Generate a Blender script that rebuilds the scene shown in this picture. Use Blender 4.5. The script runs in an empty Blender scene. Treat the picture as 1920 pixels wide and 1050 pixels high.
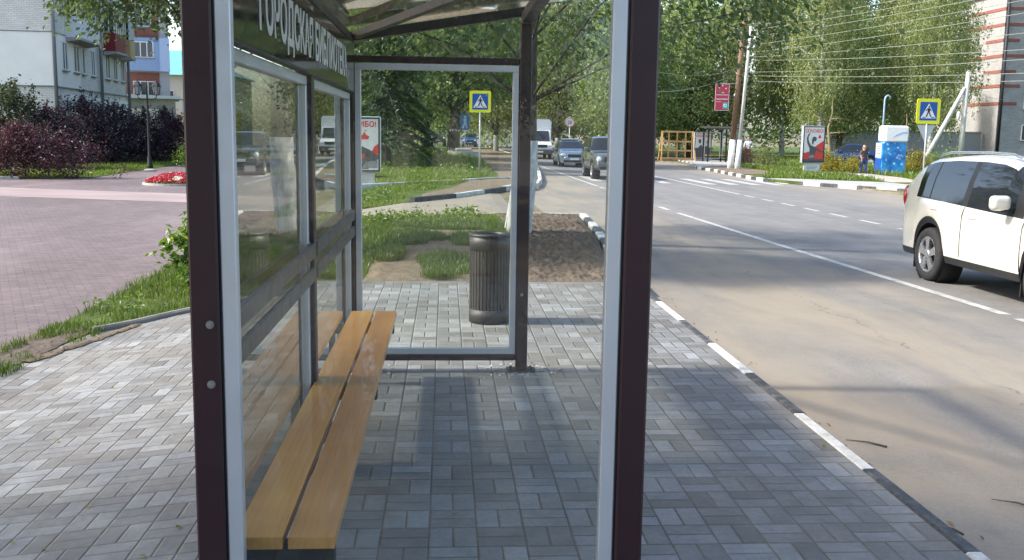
import bpy, math, random
import numpy as np
from mathutils import Vector, Matrix

S = bpy.context.scene
COL = S.collection
PI = math.pi
rad = math.radians

# ------------------------------------------------------------------ helpers
def gz(x):
    """height of the walked and driven ground at world x"""
    if x < -0.95: return max(-0.12 * (-0.95 - x), -.25)
    if x < 2.2: return 0.0
    if x < 16: return max(-0.14 - 0.02 * (x - 2.2), -.3)
    return -.2

def tag(o, label=None, cat=None, group=None, kind=None):
    if label: o['label'] = label
    if cat: o['category'] = cat
    if group: o['group'] = group
    if kind: o['kind'] = kind
    return o

def thing(name, label, cat, loc=(0, 0, 0), rz=0.0, group=None):
    o = bpy.data.objects.new(name, None)
    o.empty_display_size = .2
    COL.objects.link(o)
    o.location = loc
    o.rotation_euler = (0, 0, rz)
    return tag(o, label, cat, group)

class MB:
    """collects vertices and faces; build() links them as ONE mesh object"""
    def __init__(s):
        s.v = []; s.f = []; s.m = []; s.sm = []
    def add(s, vs, fs, mi=0, smooth=False):
        b = len(s.v)
        s.v += [tuple(v) for v in vs]
        s.f += [tuple(i + b for i in f) for f in fs]
        s.m += [mi] * len(fs); s.sm += [smooth] * len(fs)
    def box(s, x0, x1, y0, y1, z0, z1, mi=0, c=0.0):
        if c <= 0:
            vs = [(x, y, z) for z in (z0, z1) for y in (y0, y1) for x in (x0, x1)]
            s.add(vs, [(0, 2, 3, 1), (4, 5, 7, 6), (0, 1, 5, 4), (2, 6, 7, 3), (0, 4, 6, 2), (1, 3, 7, 5)], mi)
            return
        # chamfered box: three rings of points
        c = min(c, (x1 - x0) / 2.2, (y1 - y0) / 2.2, (z1 - z0) / 2.2)
        def ring(a, z):
            xa, xb, ya, yb = x0 + a, x1 - a, y0 + a, y1 - a
            k = c * .999
            return [(xa + k, ya, z), (xb - k, ya, z), (xb, ya + k, z), (xb, yb - k, z), (xb - k, yb, z), (xa + k, yb, z), (xa, yb - k, z), (xa, ya + k, z)]
        R = [ring(c, z0), ring(0, z0 + c), ring(0, z1 - c), ring(c, z1)]
        vs = sum(R, [])
        fs = [tuple(range(7, -1, -1)), tuple(range(24, 32))]
        for r in range(3):
            for i in range(8):
                j = (i + 1) % 8
                fs.append((r * 8 + i, r * 8 + j, r * 8 + 8 + j, r * 8 + 8 + i))
        s.add(vs, fs, mi)
    def obox(s, p, q, w, h, mi=0, up=(0, 0, 1)):
        """box beam from p to q, width w across, height h along up"""
        p, q = Vector(p), Vector(q); d = (q - p).normalized(); u = Vector(up)
        a = d.cross(u)
        if a.length < 1e-4: a = d.cross(Vector((0, 1, 0)))
        a.normalize(); u = a.cross(d).normalized()
        vs = []
        for e in (p, q):
            for sa, su in ((-1, -1), (1, -1), (1, 1), (-1, 1)):
                vs.append(e + a * (sa * w / 2) + u * (su * h / 2))
        s.add(vs, [(0, 1, 2, 3)[::-1], (4, 5, 6, 7), (0, 1, 5, 4), (1, 2, 6, 5), (2, 3, 7, 6), (3, 0, 4, 7)], mi)
    def tube(s, pts, rs, n=10, mi=0, caps=True, smooth=True):
        pts = [Vector(p) for p in pts]
        if not hasattr(rs, '__len__'): rs = [rs] * len(pts)
        vs = []; prev = None
        for i, p in enumerate(pts):
            d = (pts[min(i + 1, len(pts) - 1)] - pts[max(i - 1, 0)])
            d = d.normalized() if d.length > 1e-9 else Vector((0, 0, 1))
            if prev is None:
                a = d.cross(Vector((0, 0, 1)) if abs(d.z) < .9 else Vector((1, 0, 0))).normalized()
            else:
                a = (prev - d * prev.dot(d))
                a = a.normalized() if a.length > 1e-6 else d.orthogonal().normalized()
            prev = a; b = d.cross(a)
            for k in range(n):
                t = 2 * PI * k / n
                vs.append(p + (a * math.cos(t) + b * math.sin(t)) * rs[i])
        fs = []
        for i in range(len(pts) - 1):
            for k in range(n):
                l = (k + 1) % n
                fs.append((i * n + k, i * n + l, i * n + n + l, i * n + n + k))
        s.add(vs, fs, mi, smooth)
        if caps:
            b = len(s.v) - len(vs)
            s.f.append(tuple(b + k for k in range(n))[::-1]); s.m.append(mi); s.sm.append(False)
            e = b + (len(pts) - 1) * n
            s.f.append(tuple(e + k for k in range(n))); s.m.append(mi); s.sm.append(False)
    def lathe(s, prof, cx=0, cy=0, cz=0, n=24, mi=0, axis='z', smooth=True, a0=0, a1=2 * PI):
        full = abs(a1 - a0 - 2 * PI) < 1e-6
        m = n if full else n + 1
        vs = []
        for r, h in prof:
            for k in range(m):
                t = a0 + (a1 - a0) * k / n
                p = (r * math.cos(t), r * math.sin(t), h)
                if axis == 'y': p = (p[0], p[2], p[1])
                if axis == 'x': p = (p[2], p[0], p[1])
                vs.append((cx + p[0], cy + p[1], cz + p[2]))
        fs = []
        for i in range(len(prof) - 1):
            for k in range(n):
                l = (k + 1) % m if full else k + 1
                fs.append((i * m + k, i * m + l, i * m + m + l, i * m + m + k))
        s.add(vs, fs, mi, smooth)
    def prism(s, poly, axis, a, b, mi=0, smooth=False):
        """polygon (list of 2D points) extruded along an axis from a to b"""
        n = len(poly)
        def P(p, t):
            return {'x': (t, p[0], p[1]), 'y': (p[0], t, p[1]), 'z': (p[0], p[1], t)}[axis]
        vs = [P(p, a) for p in poly] + [P(p, b) for p in poly]
        fs = [tuple(range(n))[::-1], tuple(range(n, 2 * n))] + [(i, (i + 1) % n, n + (i + 1) % n, n + i) for i in range(n)]
        s.add(vs, fs, mi, smooth)
    def ell(s, c, r, n=12, k=8, mi=0):
        prof = [(math.sin(PI * i / k) + 1e-4, -math.cos(PI * i / k)) for i in range(k + 1)]
        b = len(s.v); s.lathe(prof, n=n, mi=mi)
        for i in range(b, len(s.v)):
            v = s.v[i]; s.v[i] = (c[0] + v[0] * r[0], c[1] + v[1] * r[1], c[2] + v[2] * r[2])
    def build(s, name, mats, parent=None, world=False, origin=None):
        if not isinstance(mats, (list, tuple)): mats = [mats]
        off = Vector((0, 0, 0))
        if parent is not None and world:
            p = parent
            while p is not None: off += p.location; p = p.parent
        if parent is None:
            if origin is None:
                xs = [v[0] for v in s.v]; ys = [v[1] for v in s.v]; zs = [v[2] for v in s.v]
                origin = ((min(xs) + max(xs)) / 2, (min(ys) + max(ys)) / 2, min(zs))
            off = Vector(origin)
        me = bpy.data.meshes.new(name)
        me.from_pydata([(v[0] - off.x, v[1] - off.y, v[2] - off.z) for v in s.v], [], s.f)
        for m in mats: me.materials.append(m)
        me.polygons.foreach_set('material_index', s.m)
        me.polygons.foreach_set('use_smooth', s.sm)
        me.update()
        o = bpy.data.objects.new(name, me); COL.objects.link(o)
        if parent is not None: o.parent = parent
        else: o.location = off
        return o

def bevel(o, w=.004, seg=2):
    m = o.modifiers.new('bevel', 'BEVEL'); m.width = w; m.segments = seg; m.limit_method = 'ANGLE'
    return o

def npmesh(name, V, F, mats, parent=None, mi=None, smooth=False):
    """fast mesh from numpy arrays (all faces with the same number of corners)"""
    V = np.asarray(V, np.float32); F = np.asarray(F, np.int32)
    me = bpy.data.meshes.new(name)
    me.vertices.add(len(V)); me.vertices.foreach_set('co', V.ravel())
    k = F.shape[1]
    me.loops.add(F.size); me.loops.foreach_set('vertex_index', F.ravel())
    me.polygons.add(len(F)); me.polygons.foreach_set('loop_start', np.arange(0, F.size, k, dtype=np.int32))
    if not isinstance(mats, (list, tuple)): mats = [mats]
    for m in mats: me.materials.append(m)
    if mi is not None: me.polygons.foreach_set('material_index', np.asarray(mi, np.int32))
    me.polygons.foreach_set('use_smooth', np.full(len(F), smooth))
    me.update(calc_edges=True)
    o = bpy.data.objects.new(name, me); COL.objects.link(o)
    if parent is not None: o.parent = parent
    return o

def copy_tree(o, parent=None):
    c = o.copy(); COL.objects.link(c)
    if parent is not None: c.parent = parent
    for ch in list(o.children): copy_tree(ch, c)
    return c

def text_mesh(name, txt, size, mat, parent=None, M=None, depth=.002, sx=1.0, bold=0.0, align='CENTER'):
    cu = bpy.data.curves.new(name, 'FONT'); cu.body = txt; cu.size = size; cu.extrude = depth
    cu.align_x = align; cu.align_y = 'BOTTOM_BASELINE'; cu.offset = bold; cu.resolution_u = 3
    t = bpy.data.objects.new(name, cu); COL.objects.link(t)
    bpy.context.view_layer.update()
    me = bpy.data.meshes.new_from_object(t.evaluated_get(bpy.context.evaluated_depsgraph_get()))
    bpy.data.objects.remove(t); bpy.data.curves.remove(cu)
    me.transform(Matrix.Diagonal((sx, 1, 1, 1)))
    if M is not None: me.transform(M)
    me.materials.clear(); me.materials.append(mat)
    me.name = name
    o = bpy.data.objects.new(name, me); COL.objects.link(o)
    if parent is not None: o.parent = parent
    return o

def frame_matrix(origin, xdir, ydir):
    x = Vector(xdir).normalized(); y = Vector(ydir).normalized(); z = x.cross(y)
    m = Matrix.Identity(4)
    for i in range(3): m[i][0], m[i][1], m[i][2], m[i][3] = x[i], y[i], z[i], origin[i]
    return m

# smooth value noise for geometry
_rs = np.random.RandomState(7); _T = _rs.rand(256, 256)
def vnoise(x, y):
    x = np.asarray(x, float); y = np.asarray(y, float)
    xi = np.floor(x).astype(int); yi = np.floor(y).astype(int)
    fx = x - xi; fy = y - yi
    fx = fx * fx * (3 - 2 * fx); fy = fy * fy * (3 - 2 * fy)
    g = lambda a, b: _T[a % 256, b % 256]
    return (g(xi, yi) * (1 - fx) + g(xi + 1, yi) * fx) * (1 - fy) + (g(xi, yi + 1) * (1 - fx) + g(xi + 1, yi + 1) * fx) * fy
def fbm(x, y, o=4):
    s = 0; a = .5
    for i in range(o):
        s = s + a * vnoise(x * 2 ** i + 17.3 * i, y * 2 ** i + 9.1 * i); a *= .5
    return s

# ------------------------------------------------------------------ materials
class NT:
    def __init__(s, name):
        s.mat = bpy.data.materials.new(name); s.mat.use_nodes = True
        s.t = s.mat.node_tree; s.t.nodes.clear()
        s.out = s.n('ShaderNodeOutputMaterial')
    def n(s, typ, **kw):
        nd = s.t.nodes.new(typ)
        for k, v in kw.items(): setattr(nd, k, v)
        return nd
    def link(s, a, b): s.t.links.new(a, b)
    def val(s, sock, v):
        if hasattr(v, 'is_output'): s.link(v, sock)
        elif v is not None:
            if hasattr(v, '__len__') and len(v) == 3 and sock.type == 'RGBA': v = (*v, 1)
            sock.default_value = v
    def math(s, op, a, b=None, c=None, clamp=False):
        nd = s.n('ShaderNodeMath', operation=op, use_clamp=clamp)
        s.val(nd.inputs[0], a)
        if b is not None: s.val(nd.inputs[1], b)
        if c is not None: s.val(nd.inputs[2], c)
        return nd.outputs[0]
    def mix(s, f, a, b, blend='MIX'):
        nd = s.n('ShaderNodeMix', data_type='RGBA', blend_type=blend)
        s.val(nd.inputs[0], f); s.val(nd.inputs[6], a); s.val(nd.inputs[7], b)
        return nd.outputs[2]
    def ramp(s, f, stops, interp='LINEAR'):
        nd = s.n('ShaderNodeValToRGB'); nd.color_ramp.interpolation = interp
        el = nd.color_ramp.elements
        while len(el) < len(stops): el.new(.5)
        for e, (p, c) in zip(el, stops):
            e.position = p; e.color = (*c, 1) if len(c) == 3 else c
        s.val(nd.inputs[0], f)
        return nd.outputs[0]
    def mapr(s, v, a, b, c=0, d=1):
        nd = s.n('ShaderNodeMapRange'); s.val(nd.inputs[0], v)
        for i, k in zip((1, 2, 3, 4), (a, b, c, d)): nd.inputs[i].default_value = k
        return nd.outputs[0]
    def noise(s, vec, scale, detail=4, rough=.55, out=0, dist=0):
        nd = s.n('ShaderNodeTexNoise'); s.val(nd.inputs['Vector'], vec)
        nd.inputs['Scale'].default_value = scale; nd.inputs['Detail'].default_value = detail
        nd.inputs['Roughness'].default_value = rough; nd.inputs['Distortion'].default_value = dist
        return nd.outputs[out]
    def pos(s): return s.n('ShaderNodeNewGeometry').outputs['Position']
    def obj(s): return s.n('ShaderNodeTexCoord').outputs['Object']
    def sep(s, v):
        nd = s.n('ShaderNodeSeparateXYZ'); s.val(nd.inputs[0], v); return nd.outputs
    def comb(s, x=0, y=0, z=0):
        nd = s.n('ShaderNodeCombineXYZ')
        for i, k in enumerate((x, y, z)): s.val(nd.inputs[i], k)
        return nd.outputs[0]
    def scale(s, v, k):
        nd = s.n('ShaderNodeMapping'); s.val(nd.inputs['Vector'], v); nd.inputs['Scale'].default_value = k
        return nd.outputs[0]
    def bump(s, h, strength=.3, dist=.01):
        nd = s.n('ShaderNodeBump'); s.val(nd.inputs['Height'], h)
        nd.inputs['Strength'].default_value = strength; nd.inputs['Distance'].default_value = dist
        return nd.outputs[0]
    def principled(s, color, rough=.6, metal=0, normal=None, spec=.5, coat=0, **kw):
        p = s.n('ShaderNodeBsdfPrincipled')
        s.val(p.inputs['Base Color'], color); s.val(p.inputs['Roughness'], rough); s.val(p.inputs['Metallic'], metal)
        s.val(p.inputs['Specular IOR Level'], spec)
        if coat: p.inputs['Coat Weight'].default_value = coat; p.inputs['Coat Roughness'].default_value = .03
        if normal is not None: s.link(normal, p.inputs['Normal'])
        for k, v in kw.items(): s.val(p.inputs[k], v)
        return p.outputs[0]
    def done(s, sh): s.link(sh, s.out.inputs['Surface']); return s.mat

def plain(name, col, rough=.6, metal=0, var=.12, scale=8.0, bump=0.0, spec=.5, coat=0, bscale=None):
    """base colour with gentle mottling and optional fine bump, in object space"""
    t = NT(name); o = t.obj()
    nz = t.noise(o, scale, 5, .6)
    f = t.mapr(nz, .3, .7, 1 - var, 1 + var)
    c = t.mix(1.0, col, t.comb(f, f, f), 'MULTIPLY')
    nrm = t.bump(t.noise(o, bscale or scale * 12, 4), bump, .005) if bump else None
    r = t.mapr(t.noise(o, scale * 2.3, 3), .3, .7, max(rough - .07, 0.02), min(rough + .07, 1))
    return t.done(t.principled(c, r, metal, nrm, spec, coat))

def foliage(name, stops, transl=.35, nscale=.5, rough=.55):
    t = NT(name); g = t.n('ShaderNodeNewGeometry')
    nz = t.noise(t.obj(), nscale, 3)
    f = t.math('ADD', t.math('MULTIPLY', g.outputs['Random Per Island'], .6), t.mapr(nz, .3, .7, 0, .4))
    c = t.ramp(f, stops)
    d = t.n('ShaderNodeBsdfDiffuse'); t.val(d.inputs[0], c)
    tr = t.n('ShaderNodeBsdfTranslucent')
    c2 = t.mix(1.0, c, (1.3, 1.25, .8), 'MULTIPLY'); t.val(tr.inputs[0], c2)
    gl = t.n('ShaderNodeBsdfGlossy'); t.val(gl.inputs[0], (1, 1, 1)); gl.inputs['Roughness'].default_value = rough - .1
    m1 = t.n('ShaderNodeMixShader'); m1.inputs[0].default_value = transl
    t.link(d.outputs[0], m1.inputs[1]); t.link(tr.outputs[0], m1.inputs[2])
    m2 = t.n('ShaderNodeMixShader'); m2.inputs[0].default_value = .045
    t.link(m1.outputs[0], m2.inputs[1]); t.link(gl.outputs[0], m2.inputs[2])
    return t.done(m2.outputs[0])

def glass(name, tint, ior=1.5, dirt=.0):
    """flat pane: mirror reflection by Fresnel, the rest passes straight through with a tint"""
    t = NT(name); g = t.n('ShaderNodeNewGeometry')
    i = t.mapr(g.outputs['Backfacing'], 0, 1, ior, 1 / ior)
    fr = t.n('ShaderNodeFresnel'); t.link(i, fr.inputs[0])
    tr = t.n('ShaderNodeBsdfTransparent'); t.val(tr.inputs[0], tint)
    gl = t.n('ShaderNodeBsdfGlossy'); t.val(gl.inputs[0], (1, 1, 1)); gl.inputs['Roughness'].default_value = 0.0
    m = t.n('ShaderNodeMixShader'); t.link(fr.outputs[0], m.inputs[0]); t.link(tr.outputs[0], m.inputs[1]); t.link(gl.outputs[0], m.inputs[2])
    if dirt:
        d = t.n('ShaderNodeBsdfDiffuse'); t.val(d.inputs[0], (.6, .6, .56))
        m2 = t.n('ShaderNodeMixShader')
        o = t.obj()
        f = t.math('MULTIPLY', t.mapr(t.noise(o, 1.6, 5, .65), .42, .8, 0.1, 1), dirt)
        t.link(f, m2.inputs[0]); t.link(m.outputs[0], m2.inputs[1]); t.link(d.outputs[0], m2.inputs[2])
        return t.done(m2.outputs[0])
    return t.done(m.outputs[0])

def paver_mat():
    """grey concrete pavers, 200 x 100 mm, laid two and two in a basket weave"""
    t = NT('grey_pavers'); p = t.pos(); x, y, z = t.sep(p)
    C = .2003
    gx = t.math('DIVIDE', t.math('ADD', x, .0630 + C * 200), C); gy = t.math('DIVIDE', t.math('ADD', y, .148 + C * 200), C)
    ix = t.math('FLOOR', gx); iy = t.math('FLOOR', gy)
    fx = t.math('SUBTRACT', gx, ix); fy = t.math('SUBTRACT', gy, iy)
    par = t.math('MODULO', t.math('ADD', t.math('ADD', ix, iy), 1.0), 2.0)
    def sw(a, b): return t.math('ADD', t.math('MULTIPLY', a, par), t.math('MULTIPLY', b, t.math('SUBTRACT', 1.0, par)))
    u = sw(fx, fy); w = sw(fy, fx)            # u is split in two bricks
    h = t.math('FLOOR', t.math('MULTIPLY', u, 2.0))
    fu = t.math('SUBTRACT', t.math('MULTIPLY', u, 2.0), h)
    idv = t.comb(ix, iy, h)
    wn = t.n('ShaderNodeTexWhiteNoise', noise_dimensions='3D'); t.link(idv, wn.inputs['Vector'])
    r3 = wn.outputs['Color']
    r = t.math('ADD', t.math('MULTIPLY', wn.outputs['Value'], .62), t.mapr(t.noise(t.comb(t.math('MULTIPLY', ix, .37), t.math('MULTIPLY', iy, .37), 0), 1.0, 2), .3, .7, 0, .38))
    # distance to the brick edge in metres
    eu = t.math('MULTIPLY', t.math('MINIMUM', fu, t.math('SUBTRACT', 1.0, fu)), C / 2)
    ew = t.math('MULTIPLY', t.math('MINIMUM', w, t.math('SUBTRACT', 1.0, w)), C)
    wob = t.math('MULTIPLY', t.math('SUBTRACT', t.noise(p, 26, 5, .7), .5), .0075)
    e = t.math('ADD', t.math('MINIMUM', eu, ew), wob)
    joint = t.mapr(e, .0016, .0048, 1, 0)
    col = t.ramp(r, [(0, (.135, .125, .113)), (.22, (.165, .158, .148)), (.48, (.196, .194, .188)), (.7, (.226, .229, .228)), (.86, (.265, .272, .274)), (1, (.315, .327, .333))])
    big = t.mapr(t.noise(p, .45, 3), .35, .65, .86, 1.12)
    fine = t.mapr(t.noise(p, 34, 6, .7), .25, .75, .82, 1.16)
    blot = t.mapr(t.noise(p, 7, 4, .6), .3, .7, .84, 1.13)
    k = t.math('MULTIPLY', t.math('MULTIPLY', big, fine), blot)
    col = t.mix(1.0, col, t.comb(k, k, k), 'MULTIPLY')
    warm = t.mix(t.mapr(t.noise(p, .8, 5, .65), .42, .68, 0, .75), (1, 1, 1), (1.06, .98, .84))
    col = t.mix(1.0, col, warm, 'MULTIPLY')
    sand = t.mix(t.noise(p, 5, 4), (.055, .055, .05), (.26, .225, .165))
    jn = t.mix(t.mapr(t.noise(p, .9, 3), .36, .58, .15, 1), (.05, .05, .05), sand)
    stn = t.mapr(t.noise(p, 2.6, 7, .7), .60, .74, 0, .45); col = t.mix(stn, col, (.17, .155, .13))
    col = t.mix(joint, col, jn)
    gr = t.math('MULTIPLY', joint, t.mapr(t.noise(p, 1.7, 5, .65), .58, .68, 0, .8)); col = t.mix(gr, col, (.06, .085, .02))
    hgt = t.math('ADD', t.math('MULTIPLY', t.mapr(e, .001, .009, 0, 1), .006), t.math('MULTIPLY', t.noise(p, 130, 4), .0014))
    tilt = t.sep(r3)
    hgt = t.math('ADD', hgt, t.math('MULTIPLY', t.math('MULTIPLY', fu, t.math('SUBTRACT', tilt[0], .5)), .006))
    hgt = t.math('ADD', hgt, t.math('MULTIPLY', t.math('MULTIPLY', w, t.math('SUBTRACT', tilt[1], .5)), .006))
    nrm = t.bump(hgt, .9, 1.0)
    return t.done(t.principled(col, t.mapr(r, 0, 1, .62, .8), 0, nrm, .35))

def pink_paver_mat():
    """pinkish concrete plaza paving: long running bond with worn, dusty patches"""
    t = NT('pink_pavers'); p = t.pos(); x, y, z = t.sep(p)
    a = rad(24)
    X = t.math('ADD', t.math('MULTIPLY', x, math.cos(a)), t.math('MULTIPLY', y, math.sin(a)))
    Y = t.math('SUBTRACT', t.math('MULTIPLY', y, math.cos(a)), t.math('MULTIPLY', x, math.sin(a)))
    br = t.n('ShaderNodeTexBrick'); t.link(t.comb(X, Y, 0), br.inputs['Vector'])
    br.inputs['Scale'].default_value = 1; br.inputs['Mortar Size'].default_value = .0035
    br.inputs['Brick Width'].default_value = .2; br.inputs['Row Height'].default_value = .1
    br.inputs['Color1'].default_value = (.150, .117, .115, 1); br.inputs['Color2'].default_value = (.195, .152, .148, 1); br.inputs['Mortar'].default_value = (.075, .057, .06, 1)
    br.inputs['Bias'].default_value = 0
    n1 = t.math('MULTIPLY', t.mapr(t.noise(t.scale(p, (1, .45, 1)), .35, 5, .6), .35, .65, .80, 1.16), t.mapr(t.noise(p, 4.5, 6, .7), .3, .7, .82, 1.16))
    col = t.mix(1.0, br.outputs[0], t.comb(n1, n1, n1), 'MULTIPLY')
    dust = t.mapr(t.noise(t.scale(p, (.7, .3, 1)), .5, 6, .65), .52, .72, 0, .55)
    col = t.mix(dust, col, (.28, .225, .22))
    hg = t.math('ADD', t.math('MULTIPLY', br.outputs['Fac'], -.004), t.math('MULTIPLY', t.noise(p, 90, 4), .001))
    return t.done(t.principled(col, .75, 0, t.bump(hg, .8, 1.0), .3))

def asphalt_mat():
    """old grey asphalt; the lay-by side is covered with pale tan dust and sand"""
    t = NT('road_asphalt'); p = t.pos(); x, y, z = t.sep(p)
    fine = t.math('MULTIPLY', t.mapr(t.noise(p, 150, 2, .7), .3, .7, .72, 1.28), t.mapr(t.noise(p, 38, 4, .75), .3, .7, .84, 1.16))
    mid = t.mapr(t.noise(p, 1.6, 6, .65), .3, .7, .86, 1.14)
    strk = t.mapr(t.noise(t.scale(p, (1.6, .10, 1)), 1.2, 4, .6), .3, .7, .88, 1.12)
    k = t.math('MULTIPLY', t.math('MULTIPLY', fine, mid), strk)
    base = t.mix(t.mapr(x, 4.6, 6.0, 0, 1), (.195, .18, .157), (.184, .177, .166))
    col = t.mix(1.0, base, t.comb(k, k, k), 'MULTIPLY')
    # drifts of sand along the lay-by, drawn out along the way cars drive
    dn = t.noise(t.scale(p, (1.0, .26, 1)), .85, 7, .62, dist=.4)
    lay = t.math('MULTIPLY', t.mapr(x, 6.2, 4.6, 0, 1), t.mapr(dn, .40, .60, 0, 1))
    gut = t.math('MULTIPLY', t.mapr(x, 3.3, 2.25, 0, 1), t.mapr(t.noise(p, 2.5, 6, .7), .3, .6, .2, 1))
    far = t.math('MULTIPLY', t.mapr(x, 12.4, 14.2, 0, 1), t.mapr(dn, .32, .6, .2, 1))
    d = t.math('MAXIMUM', t.math('MAXIMUM', t.math('MULTIPLY', lay, .8), t.math('MULTIPLY', gut, .8)), t.math('MULTIPLY', far, .7))
    sand = t.mix(t.noise(p, 3.0, 5), (.265, .222, .165), (.325, .275, .205))
    col = t.mix(d, col, sand)
    pat = t.mapr(t.noise(t.scale(p, (1, .4, 1)), .6, 5, .6), .56, .66, 0, .4)
    col = t.mix(pat, col, (.13, .13, .132))
    # long cracks
    cx = t.math('SUBTRACT', t.math('ADD', x, t.math('MULTIPLY', t.noise(t.scale(p, (0, 1, 0)), 1.2, 6, .65), 1.0)), 4.65)
    cr = t.math('MULTIPLY', t.mapr(t.math('ABSOLUTE', cx), .006, .022, 1, 0), t.mapr(t.noise(p, .7, 2), .42, .52, 0, 1))
    col = t.mix(t.math('MULTIPLY', cr, .32), col, (.08, .075, .07))
    h = t.math('ADD', t.math('MULTIPLY', t.noise(p, 160, 3, .7), .0025), t.math('MULTIPLY', cr, -.006))
    return t.done(t.principled(col, .8, 0, t.bump(h, .7, 1.0), .35))

def ground_mat():
    """bare earth with a sparse green cover"""
    t = NT('bare_ground'); p = t.pos()
    n = t.noise(p, .8, 6, .65)
    c = t.ramp(n, [(.3, (.13, .10, .07)), (.5, (.22, .18, .125)), (.7, (.30, .25, .185))])
    g = t.mapr(t.noise(p, 2.2, 5, .6), .45, .62, 0, .55)
    c = t.mix(g, c, (.07, .095, .03))
    return t.done(t.principled(c, .9, 0, t.bump(t.noise(p, 25, 6, .7), .8, .04), .2))

def turf_mat():
    t = NT('turf_floor'); p = t.pos()
    c = t.ramp(t.noise(p, 1.1, 6, .65), [(.3, (.045, .07, .016)), (.55, (.09, .13, .028)), (.75, (.15, .16, .05))])
    return t.done(t.principled(c, .9, 0, t.bump(t.noise(p, 40, 5, .7), .9, .03), .2))

def soil_mat(name, a, b):
    t = NT(name); p = t.pos()
    c = t.ramp(t.noise(p, 14, 7, .7), [(.3, a), (.7, b)])
    c = t.mix(t.mapr(t.noise(p, 1.2, 4), .35, .7, 0, .4), c, tuple(min(1, k * 1.35) for k in b))
    return t.done(t.principled(c, .95, 0, t.bump(t.noise(p, 60, 6, .75), .9, .02), .15))

def wood_mat(name, light, dark, along='y', coat=.3, rough=.35):
    """varnished pine: long grain stretched along the plank, knots"""
    t = NT(name); o = t.obj()
    k = {'y': (26, .7, 26), 'x': (.7, 26, 26), 'z': (26, 26, .7)}[along]
    q = t.scale(o, k)
    ds = t.noise(t.scale(o, tuple(v * .12 for v in k)), 1.0, 3)
    w = t.n('ShaderNodeTexWave', wave_type='BANDS', bands_direction={'y': 'X', 'x': 'Y', 'z': 'X'}[along])
    w.inputs['Scale'].default_value = .55; w.inputs['Distortion'].default_value = 7; w.inputs['Detail'].default_value = 3
    t.link(q, w.inputs['Vector'])
    f = t.math('ADD', t.math('MULTIPLY', w.outputs['Fac'], .14), t.math('MULTIPLY', t.noise(q, .8, 6, .6), .86))
    big = t.noise(t.scale(o, (3, .8, 3) if along == 'y' else (1, 1, 1)), 1.0, 3)
    f = t.math('ADD', t.math('MULTIPLY', f, .6), t.math('MULTIPLY', t.mapr(big, .3, .7, 0, 1), .4))
    c = t.ramp(f, [(.25, dark), (.5, tuple((a + b) / 2 for a, b in zip(light, dark))), (.72, light)])
    vo = t.n('ShaderNodeTexVoronoi'); t.link(t.scale(o, (4.5, 1.6, 4.5) if along == 'y' else (2, 2, 2)), vo.inputs['Vector']); vo.inputs['Scale'].default_value = 1
    c = t.mix(t.mapr(vo.outputs['Distance'], .02, .09, .55, 0), c, tuple(v * .35 for v in dark))
    return t.done(t.principled(c, t.mapr(f, 0, 1, rough, rough + .15), 0, t.bump(f, .12, .002), .5, coat))

def brick_mat(name, c1, c2, mortar, bw=.25, rh=.077, ms=.01, axis='y', var=.12):
    t = NT(name); p = t.pos(); x, y, z = t.sep(p)
    br = t.n('ShaderNodeTexBrick'); t.link(t.comb(t.math('ADD', x, y), z, 0), br.inputs['Vector'])
    br.inputs['Scale'].default_value = 1; br.inputs['Mortar Size'].default_value = ms
    br.inputs['Brick Width'].default_value = bw; br.inputs['Row Height'].default_value = rh
    br.inputs['Color1'].default_value = (*c1, 1); br.inputs['Color2'].default_value = (*c2, 1); br.inputs['Mortar'].default_value = (*mortar, 1)
    f = t.mapr(t.noise(p, .6, 5, .6), .3, .7, 1 - var, 1 + var)
    c = t.mix(1.0, br.outputs[0], t.comb(f, f, f), 'MULTIPLY')
    return t.done(t.principled(c, .85, 0, t.bump(t.math('MULTIPLY', br.outputs['Fac'], -.01), .6, 1.0), .25))

def bark_mat(name, a, b, scale=(14, 14, 3), white=False):
    t = NT(name); o = t.obj()
    n = t.noise(t.scale(o, scale), 1.0, 6, .65)
    c = t.ramp(n, [(.35, a), (.62, b)])
    return t.done(t.principled(c, .9, 0, t.bump(n, .9, .03), .2))

def kerb_paint(name, col, wear):
    t = NT(name); p = t.pos()
    n = t.mapr(t.noise(p, 7, 8, .75), .46, .64, 0, wear)
    c = t.mix(n, col, (.22, .205, .185))
    c = t.mix(t.mapr(t.noise(p, 38, 5, .7), .62, .70, 0, .8), c, (.10, .095, .09))
    f = t.mapr(t.noise(p, 2, 4), .3, .7, .88, 1.08)
    c = t.mix(1.0, c, t.comb(f, f, f), 'MULTIPLY')
    return t.done(t.principled(c, .6, 0, t.bump(t.noise(p, 70, 5, .7), .5, .006), .35))

M = {}
M['paver'] = paver_mat(); M['pink'] = pink_paver_mat(); M['asphalt'] = asphalt_mat(); M['ground'] = ground_mat(); M['turf'] = turf_mat()
M['soil'] = soil_mat('dug_soil', (.068, .052, .04), (.20, .158, .12))
M['drysoil'] = soil_mat('dry_soil', (.105, .082, .058), (.235, .185, .13))
M['edgedirt'] = soil_mat('edge_dirt', (.075, .06, .047), (.19, .155, .125))
M['path'] = soil_mat('path_dust', (.33, .29, .235), (.45, .40, .33))
M['kerbW'] = kerb_paint('kerb_white_paint', (.62, .62, .585), .6); M['kerbB'] = kerb_paint('kerb_black_paint', (.045, .048, .052), .55)
M['concrete'] = plain('bare_concrete', (.36, .35, .325), .85, var=.18, scale=3, bump=.3)
M['oldconcrete'] = plain('old_concrete', (.20, .19, .17), .9, var=.25, scale=4, bump=.4)
M['line'] = kerb_paint('road_paint', (.50, .50, .475), .85)
M['maroon'] = plain('maroon_powder_coat', (.028, .0095, .0135), .42, var=.10, scale=5, bump=.04, spec=.45)
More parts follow.
